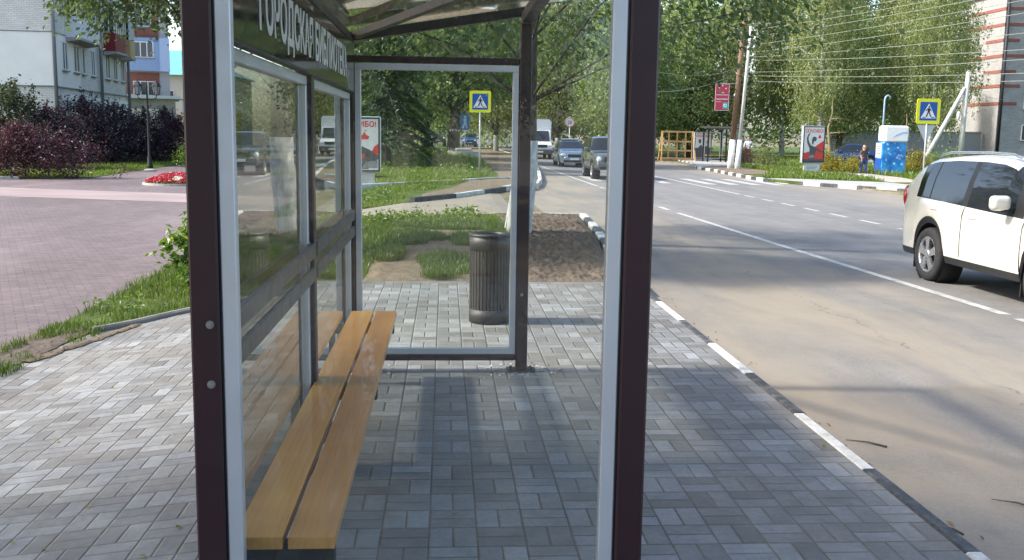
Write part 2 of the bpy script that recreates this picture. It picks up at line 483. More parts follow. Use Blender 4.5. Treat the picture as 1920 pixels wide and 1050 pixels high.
M['beam'] = plain('dark_maroon_beam', (.012, .006, .008), .45, var=.1, scale=5)
M['alu'] = plain('anodised_aluminium', (.60, .63, .67), .38, .55, var=.05, scale=3, bump=.02)
M['steel'] = plain('zinc_steel', (.36, .37, .38), .4, .9, var=.15, scale=40)
M['rail'] = plain('grey_board', (.060, .051, .046), .45, var=.15, scale=6, bump=.08)
M['glass'] = glass('clear_pane', (.965, .98, .97), 1.43, dirt=.008)
M['glassB'] = glass('tinted_pane', (.66, .67, .65), dirt=.01)
M['roofpane'] = glass('bronze_roof_sheet', (.93, .89, .83), dirt=.10)
M['header'] = plain('smoked_acrylic', (.014, .012, .011), .08, var=.06, scale=2, spec=.65)
M['letter'] = plain('pale_letter_film', (.62, .62, .58), .5, var=.06)
M['pine'] = wood_mat('varnished_pine', (.69, .355, .082), (.47, .195, .036), 'y')
M['pine2'] = wood_mat('varnished_pine_dark', (.60, .29, .08), (.40, .16, .036), 'y')
M['frame_pine'] = wood_mat('raw_pine_beam', (.66, .42, .17), (.42, .22, .07), 'z', 0, .6)
M['bin'] = plain('brown_bin_steel', (.026, .021, .019), .5, var=.2, scale=6, bump=.05)
M['black'] = plain('matt_black', (.018, .018, .02), .6, var=.2)
M['rubber'] = plain('tyre_rubber', (.022, .022, .022), .82, var=.25, scale=14, bump=.2)
M['white'] = plain('white_paint', (.78, .78, .76), .5, var=.05)
M['galv'] = plain('galvanised_pole', (.48, .49, .49), .5, .3, var=.1, scale=4)
M['signback'] = plain('sign_back_grey', (.52, .55, .55), .55, .2, var=.06)
M['yellow'] = plain('sign_yellow_green', (.80, .78, .02), .45, var=.05)
M['blue'] = plain('sign_blue', (.008, .085, .36), .4, var=.05)
M['signwhite'] = plain('sign_white', (.80, .80, .79), .4, var=.03)
M['red'] = plain('poster_red', (.62, .045, .035), .4, var=.08)
M['grey1'] = plain('poster_dark_grey', (.075, .078, .082), .4, var=.3, scale=9)
M['grey2'] = plain('poster_mid_grey', (.24, .25, .25), .4, var=.3, scale=9)
M['paper'] = plain('poster_paper', (.70, .70, .67), .25, var=.04, coat=.4)
M['suv'] = plain('white_car_paint', (.62, .60, .525), .22, var=.03, scale=1.5, coat=1.0)
M['carglass'] = plain('car_glass', (.012, .014, .016), .03, var=.1, spec=.9)
M['chrome'] = plain('alloy', (.62, .62, .62), .25, .85, var=.08)
M['cladding'] = plain('grey_cladding', (.085, .088, .09), .55, var=.15)
M['tail'] = plain('tail_lamp_red', (.35, .012, .012), .15, var=.1, coat=.8)
M['lamp'] = plain('head_lamp', (.72, .74, .76), .08, .3, var=.1, coat=1.0)
M['plate'] = plain('number_plate_white', (.75, .75, .74), .4, var=.04)

# ------------------------------------------------------------------ setting
import bmesh
def sheet(name, poly, mat, dz=0.0, zf=None, cuts=(), kind='structure', label=None, sub=0):
    """a polygon laid on the ground; cut where the ground changes slope"""
    zf = zf or gz
    bm = bmesh.new()
    f = bm.faces.new([bm.verts.new((x, y, 0)) for x, y in poly])
    bm.normal_update()
    if f.normal.z < 0: bmesh.ops.reverse_faces(bm, faces=[f])
    bmesh.ops.triangulate(bm, faces=bm.faces[:])
    for c in cuts:
        bmesh.ops.bisect_plane(bm, geom=bm.verts[:] + bm.edges[:] + bm.faces[:], plane_co=(c, 0, 0), plane_no=(1, 0, 0), dist=1e-5)
    cx = sum(p[0] for p in poly) / len(poly)
    for v in bm.verts:
        v.co.z = zf(v.co.x + (1e-4 if v.co.x < cx else -1e-4)) + dz
    me = bpy.data.meshes.new(name); bm.to_mesh(me); bm.free(); me.materials.append(mat)
    o = bpy.data.objects.new(name, me); COL.objects.link(o)
    o['kind'] = kind
    if label: o['label'] = label
    return o

# one ground sheet to the horizon
mb = MB(); xs = [-700, -3.034, -.95, 2.12, 2.2, 10.2, 15.9, 16.0, 700]
zs = [-.25, -.25, 0, 0, -.14, -.3, -.3, -.2, -.2]; ys = [-80, 60, 900]
mb.v = [(x, y, z - .03) for x, z in zip(xs, zs) for y in ys]
for i in range(len(xs) - 1):
    for j in range(2):
        a = i * 3 + j; mb.f.append((a, a + 3, a + 4, a + 1)); mb.m.append(0); mb.sm.append(False)
mb.build('ground', M['ground'], origin=(0, 0, 0))['kind'] = 'structure'

CUT_L = (-3.034, -.95)
sheet('plaza', [(-70, -12), (-4.3, -12), (-4.25, 4), (-4.0, 8.0), (-3.78, 9.4), (-3.85, 14), (-3.9, 36), (-8, 64), (-13.9, 64), (-13.9, 48.8), (-13.4, 39), (-15.5, 37.4), (-70, 36)], M['pink'], -.012)
tb = NT('pale_pink_band'); pp = tb.pos()
tb.done(tb.principled(tb.ramp(tb.noise(tb.scale(pp, (.4, 1.5, 1)), 1.1, 5), [(.3, (.25, .19, .18)), (.7, (.34, .275, .26))]), .8, 0, None, .3))
sheet('plaza_band', [(-40, 38.3), (-40, 36.0), (-12.1, 28.3), (-4.0, 25.7), (-4.0, 28.9), (-13.7, 32.2)], tb.mat, -.008)
pv = [(-4.25, -6), (2.12, -6), (2.12, 11.0), (-.9, 11.0), (-1.7, 10.75), (-2.59, 10.26), (-3.0, 9.85), (-3.3, 9.42), (-3.42, 8.6), (-3.6, 7.4), (-3.8, 5), (-4.0, 2)]
sheet('pavement', pv, M['paver'], 0, cuts=CUT_L)
sheet('dirt_strip', [(-3.36, 9.46), (-3.46, 8.6), (-3.64, 7.4), (-3.84, 5), (-4.04, 2), (-4.3, 2), (-4.27, 4), (-4.02, 8.0), (-3.8, 9.4), (-3.78, 9.9), (-3.6, 9.9)], M['edgedirt'], .004, cuts=CUT_L)
sheet('road', [(2.2, -60), (18.6, -60), (18.6, 400), (2.2, 400)], M['asphalt'], 0, zf=lambda x: max(-0.14 - 0.02 * (x - 2.2), -.3), cuts=(10.2,))
# side drive meeting the road
def drive_z(x): return gz(x) + .006 if x < 1.2 else .006 - .146 * min(1, (x - 1.2) / 1.05)
sheet('side_drive', [(-3.86, 18.2), (-1.6, 19.0), (.8, 20.45), (2.3, 20.75), (2.3, 31.6), (1.4, 28.2), (-.8, 23.55), (-2.2, 22.6), (-3.9, 22.1)], M['asphalt'], .006, zf=drive_z, cuts=(-3.034, -.95, 1.2, 2.25))

def strip(pts, w):
    """left and right offsets of a polyline"""
    L, R = [], []
    for i, p in enumerate(pts):
        a = pts[max(i - 1, 0)]; b = pts[min(i + 1, len(pts) - 1)]
        d = Vector((b[0] - a[0], b[1] - a[1])).normalized(); n = Vector((-d.y, d.x))
        L.append((p[0] + n.x * w / 2, p[1] + n.y * w / 2)); R.append((p[0] - n.x * w / 2, p[1] - n.y * w / 2))
    return L, R
def resample(pts, step):
    out = []; seg = []; tot = 0
    for a, b in zip(pts, pts[1:]):
        l = math.dist(a, b); seg.append((tot, l, a, b)); tot += l
    n = max(1, round(tot / step)); k = 0
    for i in range(n + 1):
        s = tot * i / n
        while k < len(seg) - 1 and s > seg[k][0] + seg[k][1]: k += 1
        t0, l, a, b = seg[k]; t = (s - t0) / l
        out.append((a[0] + (b[0] - a[0]) * t, a[1] + (b[1] - a[1]) * t))
    return out
def kerb(name, pts, ztop, zbot, w=.14, block=1.02, first=0, mats=('kerbW', 'kerbB'), sub=2, gap=.006):
    """a run of kerbstones, painted white and black in turn"""
    p = resample(pts, block / sub); mb = MB(); rng = random.Random(len(pts) + int(pts[0][1] * 7))
    zt = ztop if callable(ztop) else (lambda x, y: ztop)
    for b in range(0, len(p) - 1, sub):
        q = p[b:b + sub + 1]
        if len(q) < 2: break
        mi = (first + b // sub) % len(mats); j = rng.uniform(-.004, .004); jz = rng.uniform(-.003, .003)
        d0 = Vector((q[1][0] - q[0][0], q[1][1] - q[0][1])).normalized() * gap / 2
        d1 = Vector((q[-1][0] - q[-2][0], q[-1][1] - q[-2][1])).normalized() * gap / 2
        q = [(q[0][0] + d0.x, q[0][1] + d0.y)] + q[1:-1] + [(q[-1][0] - d1.x, q[-1][1] - d1.y)]
        L, R = strip(q, w); c = .018; vs = []
        for (lx, ly), (rx, ry) in zip(L, R):
            t = Vector((lx - rx, ly - ry)).normalized(); z = zt((lx + rx) / 2, (ly + ry) / 2) + jz
            vs += [(lx + j, ly, zbot), (lx + j, ly, z - c), (lx - t.x * c + j, ly - t.y * c, z), (rx + t.x * c + j, ry + t.y * c, z), (rx + j, ry, z - c), (rx + j, ry, zbot)]
        fs = []
        for i in range(len(q) - 1):
            for k in range(5): fs.append((i * 6 + k, i * 6 + k + 1, i * 6 + 7 + k, i * 6 + 6 + k))
        n = (len(q) - 1) * 6
        fs += [(5, 4, 3, 2, 1, 0), tuple(n + k for k in range(6))]
        mb.add(vs, fs, mi)
    o = mb.build(name, [M[m] for m in mats]); o['kind'] = 'structure'
    return o
# near kerb: block joints at y = 3.73, 4.76 ... 8.80, white from 4.76
kerb('kerb', [(2.165, -3.39), (2.165, 10.88)], .004, -.2, w=.09, block=1.0194, first=0)
kerb('bed_kerb', [(2.175, 11.0), (2.25, 12.6), (2.4, 14.4), (2.57, 16.1), (2.75, 18.4), (2.86, 20.6)], .03, -.2, w=.14, block=.96, first=1)
kerb('bed_edging', [(2.78, 20.63), (.9, 20.55)], .035, -.1, w=.09, mats=('concrete',))
kerb('pavement_edging', [(2.1, 11.04), (-.9, 11.04), (-1.72, 10.8), (-2.62, 10.3), (-3.02, 9.88), (-3.33, 9.45)], lambda x, y: gz(x) + (.012 if x > -1 else .05), -.35, w=.07, mats=('oldconcrete',), block=.9)
kerb('drive_kerb', [(-.8, 23.7), (.3, 25.6), (1.45, 28.4), (2.3, 31.0), (2.9, 33.0)], .12, -.2, w=.16, block=2.05, first=1, sub=4)
kerb('path_edging', [(-2.6, 30.4), (-.3, 33.3), (2.1, 36.5), (3.1, 37.2)], .07, -.2, w=.16, mats=('kerbW', 'concrete'), block=1.9)
kerb('verge_kerb', [(3.02, 33.2), (3.5, 37), (4.1, 44), (4.9, 55), (5.3, 68), (5.3, 190)], .02, -.3, w=.15, mats=('concrete', 'kerbW'), block=2)
far_line = [(17.6, 8), (17.3, 30), (16.84, 35.55), (15.2, 39.6), (14.45, 41.6), (14.05, 43.63), (14.3, 48), (14.86, 54.65), (14.9, 58.5), (15.8, 63), (16.87, 68.3), (17.5, 75), (17.3, 84), (17.2, 180)]
kerb('opposite_kerb', far_line, lambda x, y: -.29 if 40.9 < y < 43.4 else -.155, -.5, w=.17, block=1.0, first=0)

# opposite verge: a block whose top is the grass side of the far kerb
def terrace(name, poly, top, depth, mat):
    mb = MB(); n = len(poly)
    a = sum(p[0] * q[1] - q[0] * p[1] for p, q in zip(poly, poly[1:] + poly[:1]))
    if a < 0: poly = poly[::-1]
    vs = [(x, y, top) for x, y in poly] + [(x, y, top - depth) for x, y in poly]
    mb.add(vs, [tuple(range(n))] + [(i + n, (i + 1) % n + n, (i + 1) % n, i) for i in range(n)])
    o = mb.build(name, mat, origin=(0, 0, 0)); o['kind'] = 'structure'
    return o
FL = [(x + .09, y) for x, y in far_line]
terrace('opposite_verge', FL + [(120, 180), (120, 8)], -.175, .4, M['turf'])
sheet('opposite_pavement', [(x + .1, y) for x, y in far_line[:6]] + [(15.1, 43.9), (16.5, 42.9), (18.6, 41.2), (19.2, 35), (19.2, 8)], M['concrete'], zf=lambda x: -.168)
sheet('bus_stop_paving', [(x + .1, y) for x, y in far_line[8:13]] + [(20.8, 84), (20.8, 64), (18.2, 61.5), (16.0, 60.2)], M['concrete'], zf=lambda x: -.166)
sheet('dug_strip', [(x + .1, y) for x, y in far_line[6:9]] + [(16.0, 60.2), (17.6, 60.4), (17.4, 53), (16.0, 49.2)], M['drysoil'], zf=lambda x: -.170)
sheet('footpath', [(18.2, 61.5), (20.4, 64), (21.6, 62), (21.3, 58), (22.0, 52), (21.6, 46), (20.4, 41.5), (18.8, 41.1), (19.3, 46), (19.3, 51), (20.0, 56)], M['path'], zf=lambda x: -.165)
# left verge beyond the drive: dug earth beside the road, turf behind
terrace('dug_verge', [(2.0, 36.5), (2.9, 33.3), (3.4, 37), (4.0, 44), (4.8, 55), (5.2, 68), (5.2, 190), (2.0, 190)], 0.0, .4, M['drysoil'])
sheet('dug_island', [(-.7, 23.8), (.3, 25.75), (1.4, 28.5), (2.2, 31.0), (2.8, 33.2), (2.1, 36.4), (.8, 34.5), (.2, 30), (-.6, 27)], M['drysoil'], .02, zf=lambda x: 0.0)
sheet('turf_left', [(-3.75, 9.5), (-3.34, 9.5), (-3.02, 9.92), (-2.6, 10.36), (-1.72, 10.86), (-.9, 11.1), (1.0, 11.1), (1.0, 20.4), (-1.6, 18.9), (-3.85, 18.2)], M['turf'], .006, cuts=CUT_L)
sheet('turf_island', [(-3.9, 22.2), (-2.2, 22.7), (-.7, 23.8), (-.6, 27), (.2, 30), (.8, 34.5), (-.3, 33.2), (-2.7, 30.3), (-3.9, 29)], M['turf'], .012, cuts=CUT_L)
sheet('turf_strip', [(-3.9, 29.2), (-2.7, 30.5), (-.3, 33.5), (2.0, 36.6), (2.0, 190), (-7.9, 190), (-7.9, 64), (-3.9, 36)], M['turf'], .008, cuts=CUT_L)
sheet('lawn', [(-13.9, 64), (-13.9, 48.8), (-13.4, 39), (-15.5, 37.4), (-70, 36), (-70, 90), (-13.9, 90)], M['turf'], .006)
kerb('lawn_edging', [(-30, 37.0), (-15.4, 37.3)], -.16, -.4, w=.12, mats=('concrete',))

# ragged heap of dirt along the open edge of the paving
def edge_dirt(X, Y): return gzv(X) + .005 + .05 * np.clip(fbm(X * 5, Y * 5, 4) - .25, 0, 1)
def ragged(name, c0, c1, w, mat, seed):
    n, k = 420, 26; rg = np.random.RandomState(seed); V = []; t = np.linspace(0, 1, n)
    L = w * (.35 + .9 * fbm(t * 14 + seed, t * 0, 4)); R = w * (.35 + .9 * fbm(t * 14 + seed + 40, t * 0 + 3, 4))
    d = np.array([c1[0] - c0[0], c1[1] - c0[1]]); d = d / np.linalg.norm(d); nn = np.array([-d[1], d[0]])
    for i in range(n):
        p = np.array(c0) + (np.array(c1) - np.array(c0)) * t[i]
        for j in range(k):
            s = -1 + 2 * j / (k - 1); q = p + nn * (s * (L[i] if s < 0 else R[i])); V.append((q[0], q[1], s))
    V = np.array(V); e = 1 - np.abs(V[:, 2]); V[:, 2] = gzv(V[:, 0]) + .008 + np.clip(e * 2.2, 0, 1) * (.003 + .022 * np.clip(fbm(V[:, 0] * 6, V[:, 1] * 6, 4) - .2, 0, 1) + .045 * np.clip(fbm(V[:, 0] * 28, V[:, 1] * 28, 2) - .42, 0, 1))
    ii = np.arange(n * k).reshape(n, k)
    F = np.stack([ii[:-1, :-1], ii[1:, :-1], ii[1:, 1:], ii[:-1, 1:]], -1).reshape(-1, 4)
    o = npmesh(name, V, F, mat, smooth=True); o['kind'] = 'structure'; return o
# dug earth bed with clods, and the rough lot beside it
def lumpy(name, x0, x1, y0, y1, nx, ny, hfun, mat, xr=None):
    xs = np.linspace(0, 1, nx); ys = np.linspace(y0, y1, ny)
    Y, T = np.meshgrid(ys, xs, indexing='ij')
    xa = np.full_like(Y, x0); xb = np.full_like(Y, x1) if xr is None else np.interp(Y, *xr)
    X = xa + (xb - xa) * T
    Z = hfun(X, Y)
    edge = np.minimum(np.minimum(T, 1 - T) * 12, np.minimum(Y - y0, y1 - Y) * 6); Z = Z * np.clip(edge, 0, 1) - .02 * (edge <= 0)
    V = np.stack([X, Y, Z], -1).reshape(-1, 3)
    i = np.arange(nx * ny).reshape(ny, nx)
    F = np.stack([i[:-1, :-1], i[:-1, 1:], i[1:, 1:], i[1:, :-1]], -1).reshape(-1, 4)
    o = npmesh(name, V, F, mat, smooth=True); o['kind'] = 'structure'
    return o
def clods(X, Y): return .012 + .07 * fbm(X * 3.2, Y * 3.2, 2) + .16 * np.abs(fbm(X * 8, Y * 8, 3) - .45) + .085 * fbm(X * 24, Y * 24, 2) - .05
lumpy('soil_bed', .9, 2.1, 11.1, 20.5, 74, 300, clods, M['soil'], ([11.1, 14.4, 16.1, 20.5], [2.1, 2.3, 2.48, 2.76]))
def mounds(X, Y): return .01 + .10 * np.clip(fbm(X * .9 + 3, Y * .7, 3) - .35, 0, 1) + .04 * fbm(X * 5, Y * 5, 4)
lumpy('rough_earth', -.95, 1.02, 11.1, 19.0, 60, 240, mounds, M['drysoil'])
def mound_h(X, Y): return .5 * np.exp(-((X + .6) / 2.6) ** 2 - ((Y - 62) / 12.0) ** 2) + .05 * fbm(X, Y, 3)
lumpy('grass_mound', -6.5, 2.3, 38, 96, 30, 60, mound_h, M['turf'])
def mh(x, y): return float(.5 * math.exp(-((x + .6) / 2.6) ** 2 - ((y - 62) / 12.0) ** 2)) + .02

# painted road lines, 4 mm above the asphalt
def rz(x): return max(-0.14 - 0.02 * (x - 2.2), -.3) + .004
def mark(name, polys):
    mb = MB()
    for p in polys: mb.add([(x, y, rz(x)) for x, y in p], [tuple(range(len(p)))])
    o = mb.build(name, M['line']); o['kind'] = 'structure'; return o
def edge_x(y): return float(np.interp(y, [-20, 10, 12.6, 17, 24.3, 35, 63, 200], [6.2, 6.13, 6.04, 5.86, 5.66, 5.5, 5.42, 5.42]))
def run(xf, y0, y1, w=.14, step=2.0):
    n = max(1, int((y1 - y0) / step)); out = []
    for i in range(n):
        a = y0 + (y1 - y0) * i / n; b = y0 + (y1 - y0) * (i + 1) / n
        out.append([(xf(a) - w / 2, a), (xf(a) + w / 2, a), (xf(b) + w / 2, b), (xf(b) - w / 2, b)])
    return out
solid = run(edge_x, -20, 10.1) + run(edge_x, 10.35, 24.0) + run(edge_x, 36, 200, step=8)
for k in range(6): solid += run(edge_x, 25.0 + 1.9 * k, 26.0 + 1.9 * k)
mark('edge_line', solid)
cx = lambda y: 10.02
cl = run(cx, 33.5, 60, w=.15, step=6) + run(cx, 68, 150, w=.15, step=20)
cl += run(cx, 17.2, 21.4)
for k in range(6): cl += run(cx, 22.4 + 1.9 * k, 23.5 + 1.9 * k)
cl += run(cx, -10, 16.5)
mark('centre_line', cl)
zb = []
for k in range(9):
    x0 = 5.95 + .94 * k
    if abs(x0 + .2 - 10.0) < .4: continue
    zb.append([(x0, 40.2), (x0 + .42, 40.2), (x0 + .42, 45.2), (x0, 45.2)])
mark('crossing_stripes', zb)

# ------------------------------------------------------------------ grass and weeds (stuff)
def inside(px, py, poly):
    r = np.zeros(len(px), bool); n = len(poly)
    for i in range(n):
        x1, y1 = poly[i]; x2, y2 = poly[(i + 1) % n]
        c = ((y1 > py) != (y2 > py)); xi = (x2 - x1) * (py - y1) / ((y2 - y1) if y2 != y1 else 1e-9) + x1
        r ^= c & (px < xi)
    return r
def gzv(X): return np.interp(X, [-700, -3.034, -.95, 2.2, 2.201, 10.2, 15.99, 16, 700], [-.25, -.25, 0, 0, -.14, -.3, -.3, -.2, -.2])
ragged('edge_dirt', (-3.98, 3.5), (-3.44, 9.6), .15, M['edgedirt'], 3)
ragged('sand_spill', (-3.42, 8.2), (-3.0, 9.8), .07, M['drysoil'], 9)
def grass(name, poly, n, h0, h1, w, mat, zf=None, thr=0.0, nsc=.9, seed=1, lean=.45, patches=None):
    rg = np.random.RandomState(seed); P = np.array(poly)
    x = rg.uniform(P[:, 0].min(), P[:, 0].max(), n); y = rg.uniform(P[:, 1].min(), P[:, 1].max(), n)
    k = inside(x, y, poly); nz = fbm(x * nsc + seed * 3.7, y * nsc, 3)
    if patches:
        b = np.full(n, -.12)
        for px, py, rx, ry in patches: b = np.maximum(b, .34 * (1 - ((x - px) / rx) ** 2 - ((y - py) / ry) ** 2))
        nz = np.clip(nz * .8 + b + .12, 0, 1)
    k &= nz + rg.uniform(-.06, .06, n) > thr
    x, y, nz = x[k], y[k], nz[k]; m = len(x)
    z = (gzv(x) if zf is None else zf(x, y)) - .01
    h = rg.uniform(h0, h1, m) * (.55 + .9 * np.clip(nz, 0, 1)); a = rg.uniform(0, 2 * PI, m); t = rg.uniform(0, 2 * PI, m); l = rg.uniform(.1, lean, m) * h
    dx, dy = np.cos(a) * w / 2, np.sin(a) * w / 2
    V = np.zeros((m, 5, 3))
    V[:, 0] = np.stack([x - dx, y - dy, z], 1); V[:, 1] = np.stack([x + dx, y + dy, z], 1)
    mx, my = x + np.cos(t) * l * .35, y + np.sin(t) * l * .35
    V[:, 2] = np.stack([mx + dx * .8, my + dy * .8, z + h * .6], 1); V[:, 3] = np.stack([mx - dx * .8, my - dy * .8, z + h * .6], 1)
    V[:, 4] = np.stack([x + np.cos(t) * l, y + np.sin(t) * l, z + h], 1)
    b = np.arange(m)[:, None] * 5
    F = np.concatenate([b + np.array([[0, 1, 2]]), b + np.array([[0, 2, 3]]), b + np.array([[3, 2, 4]])])
    o = npmesh(name, V.reshape(-1, 3), F, mat); o['kind'] = 'stuff'
    return o
def leafquads(C, size, up=.5, seed=0, aspect=.62, D=None, fold=.15):
    """leaf-shaped quads at the points C"""
    rg = np.random.RandomState(seed); n = len(C)
    size = np.broadcast_to(size, (n,))
    d = rg.normal(size=(n, 3)); d[:, 2] *= .6; d[:, 2] -= .25
    if D is not None: d = d * .45 + D
    d /= np.linalg.norm(d, axis=1)[:, None] + 1e-9
    nr = rg.normal(size=(n, 3)); nr[:, 2] = np.abs(nr[:, 2]) + up
    s = np.cross(d, nr); s /= np.linalg.norm(s, axis=1)[:, None] + 1e-9
    u = np.cross(s, d)
    L = size[:, None]
    V = np.zeros((n, 4, 3))
    V[:, 0] = C - d * L * .5; V[:, 2] = C + d * L * .5
    V[:, 1] = C + s * L * aspect / 2 + u * L * fold; V[:, 3] = C - s * L * aspect / 2 + u * L * fold
    F = np.arange(n)[:, None] * 4 + np.array([[0, 1, 2, 3]])
    return V.reshape(-1, 3), F

M['grass'] = foliage('grass_blades', [(0, (.03, .055, .010)), (.45, (.075, .13, .018)), (.8, (.15, .21, .035)), (1, (.26, .25, .09))], .4, 1.2)
M['grass2'] = foliage('bright_grass_blades', [(0, (.06, .10, .012)), (.5, (.13, .20, .02)), (.85, (.23, .29, .04)), (1, (.33, .32, .10))], .45, .8)
M['weed'] = foliage('weed_leaf', [(0, (.05, .10, .012)), (.5, (.12, .20, .022)), (1, (.27, .34, .05))], .4, 2)
left_poly = [(-3.76, 9.55), (-3.36, 9.55), (-3.05, 9.95), (-2.64, 10.42), (-1.74, 10.92), (-.9, 11.2), (-.9, 19), (-3.85, 18.2)]
grass('grass_strip', left_poly, 34000, .04, .14, .009, M['grass'], thr=.20, seed=3)
zlot = lambda x, y: np.clip(mounds(x, y), 0, 1)
grass('edge_grass', [(-3.95, 6.0), (-3.55, 6.0), (-3.2, 9.6), (-3.75, 9.9)], 9000, .03, .10, .008, M['grass'], thr=.52, nsc=2.2, seed=41)
grass('lot_grass', [(-.92, 11.15), (1.0, 11.15), (1.0, 18.4), (-.92, 18.0)], 90000, .035, .115, .008, M['grass'], zf=zlot, thr=.56, nsc=1.1, seed=5, patches=[(-.55, 15.3, .75, 1.1), (.05, 12.3, .5, 1.25), (.45, 15.2, .6, 1.2), (-.75, 13.2, .22, .8), (.95, 13.2, .16, .9), (-.1, 17.2, .9, .8), (.85, 16.5, .3, 1.2)])
grass('lot_back_grass', [(-1.6, 17.2), (1.1, 17.4), (1.0, 20.4), (-1.6, 18.9)], 26000, .04, .13, .010, M['grass2'], zf=lambda x, y: x * 0, thr=.42, seed=8)
grass('island_grass', [(-3.9, 22.2), (-2.2, 22.75), (-1.1, 23.6), (-.9, 27), (-.2, 30), (.9, 34.5), (-.3, 33.2), (-2.7, 30.3), (-3.9, 29)], 34000, .06, .18, .016, M['grass2'], thr=.33, seed=14)
grass('mound_grass', [(-6.5, 36), (1.6, 38), (2.1, 46), (2.0, 60), (1.9, 96), (-6.5, 96)], 70000, .07, .2, .028, M['grass2'], zf=lambda x, y: np.maximum(mound_h(x, y), 0), thr=.30, seed=17)
grass('strip_grass', [(-3.9, 29.3), (-2.7, 30.6), (-.3, 33.7), (1.2, 36.3), (1.4, 39), (-3.9, 40)], 20000, .08, .22, .022, M['grass2'], thr=.33, seed=18)
zr_ = lambda x, y: x * 0 - .175
grass('verge_grass', [(14.3, 44.4), (16.5, 43.1), (18.7, 41.6), (19.2, 46), (19.2, 51), (19.9, 56), (18.2, 61.2), (17.7, 60.2), (17.5, 53), (16.0, 49)], 26000, .10, .28, .03, M['grass2'], zf=zr_, thr=.28, seed=21)
grass('park_grass', [(21.7, 62), (21.4, 58), (22.1, 52), (21.7, 46), (20.5, 41.3), (23, 38), (40, 40), (48, 84), (21, 84)], 60000, .14, .36, .05, M['grass2'], zf=zr_, thr=.26, seed=23)
grass('lawn_grass', [(-14.0, 64), (-14.0, 48.8), (-13.5, 39.2), (-15.5, 37.6), (-30, 37.2), (-24, 64)], 45000, .07, .2, .03, M['grass2'], zf=lambda x, y: x * 0 - .25, thr=.2, seed=25)

def weeds(name, poly, n, h, size, mat, seed, zf=None, thr=.0):
    """low broad-leaved weeds: short stems set with leaves"""
    rg = np.random.RandomState(seed); P = np.array(poly)
    x = rg.uniform(P[:, 0].min(), P[:, 0].max(), n); y = rg.uniform(P[:, 1].min(), P[:, 1].max(), n)
    k = inside(x, y, poly) & (fbm(x * 1.1 + seed, y * 1.1, 3) > thr); x, y = x[k], y[k]
    C = []
    for a, b in zip(x, y):
        m = rg.randint(10, 26); hh = h * rg.uniform(.4, 1.2); t = rg.rand(m)
        z0 = (gz(a) if zf is None else zf(a, b))
        C.append(np.stack([a + rg.normal(size=m) * .05 * (1 + t), b + rg.normal(size=m) * .05 * (1 + t), z0 + t * hh], 1))
    C = np.concatenate(C); V, F = leafquads(C, np.random.RandomState(seed).uniform(.6, 1.3, len(C)) * size, 1.0, seed)
    o = npmesh(name, V, F, mat); o['kind'] = 'stuff'; return o
weeds('lot_weeds', [(-1.7, 17.6), (.6, 18.2), (.8, 20.3), (-1.6, 18.9)], 150, .22, .075, M['weed'], 31, thr=.4)
weeds('island_weeds', [(-3.6, 22.4), (-2.1, 22.8), (-1.2, 24.0), (-1.6, 28), (-3.6, 28)], 200, .26, .09, M['weed'], 32, thr=.4)
weeds('mound_weeds', [(-4, 38), (1.2, 39), (1.5, 58), (-4, 60)], 260, .3, .13, M['weed'], 33, zf=mh, thr=.42)
weeds('strip_weeds', [(-3.7, 9.7), (-3.4, 9.7), (-2.7, 10.6), (-1.2, 11.3), (-1, 15), (-3.7, 15)], 90, .12, .05, M['weed'], 34, thr=.42)

# ------------------------------------------------------------------ the bus shelter
YN, YM, YF = 2.75, 4.76, 6.86           # front faces of the three portal frames
XL, XR = -.66, .54                      # post centres
PW = .08
sh = thing('bus_shelter', 'maroon framed glass bus shelter lettered for the city library, with smoked header', 'bus shelter', (-.06, 4.8, 0))
rs = lambda x: .163 * (x + .66)         # rise of the roof towards the road
def part(name, fn, mats, parent=sh, bev=0):
    mb = MB(); fn(mb); o = mb.build(name, mats, parent, world=True)
    if bev: bevel(o, bev)
    return o
def bolt(name, x, y, z, parent, axis='y'):
    mb = MB(); s = -1
    mb.lathe([(0.0001, 0), (.0115, 0), (.0115, -.002), (.0001, -.002)], x, y, z, 16, axis='y', smooth=False)
    mb.lathe([(.0078, -.002), (.0078, -.009), (.0001, -.0095)], x, y, z, 6, axis='y', smooth=False)
    return mb.build(name, M['steel'], parent, world=True)
for y in (YN, YM, YF):
    p = part('post', lambda m: m.box(XL - PW / 2, XL + PW / 2, y, y + PW, .012, 2.245, 0, .006), M['maroon'])
    bolt('bolt', -.646, y, 1.134, p); bolt('bolt', -.647, y, .965, p)
    if y != YM:
        p = part('post', lambda m: m.box(XR - PW / 2, XR + PW / 2, y, y + PW, .012, 2.40, 0, .006), M['maroon'])
        if y == YF: bolt('bolt', XR - .005, y, .55, p)
    if y != YM: part('roof_beam', lambda m: m.prism([(-.70, 2.247), (.60, 2.247 + rs(.60) + .006), (.60, 2.315 + rs(.60)), (-.70, 2.309)], 'y', y + .004, y + .076), M['beam'], bev=.004)
    for x in ((XL, XR) if y != YM else (XL,)):
        def pl(m, x=x, y=y):
            m.box(x - .10, x + .10, y - .03, y + .11, 0.0, .012, 0, .003)
            for a in (-.07, .07):
                for b in (0, .08): m.lathe([(.009, .012), (.009, .024), (.0001, .025)], x + a, y + b, 0, 6, smooth=False)
        part('base_plate', pl, M['black'])
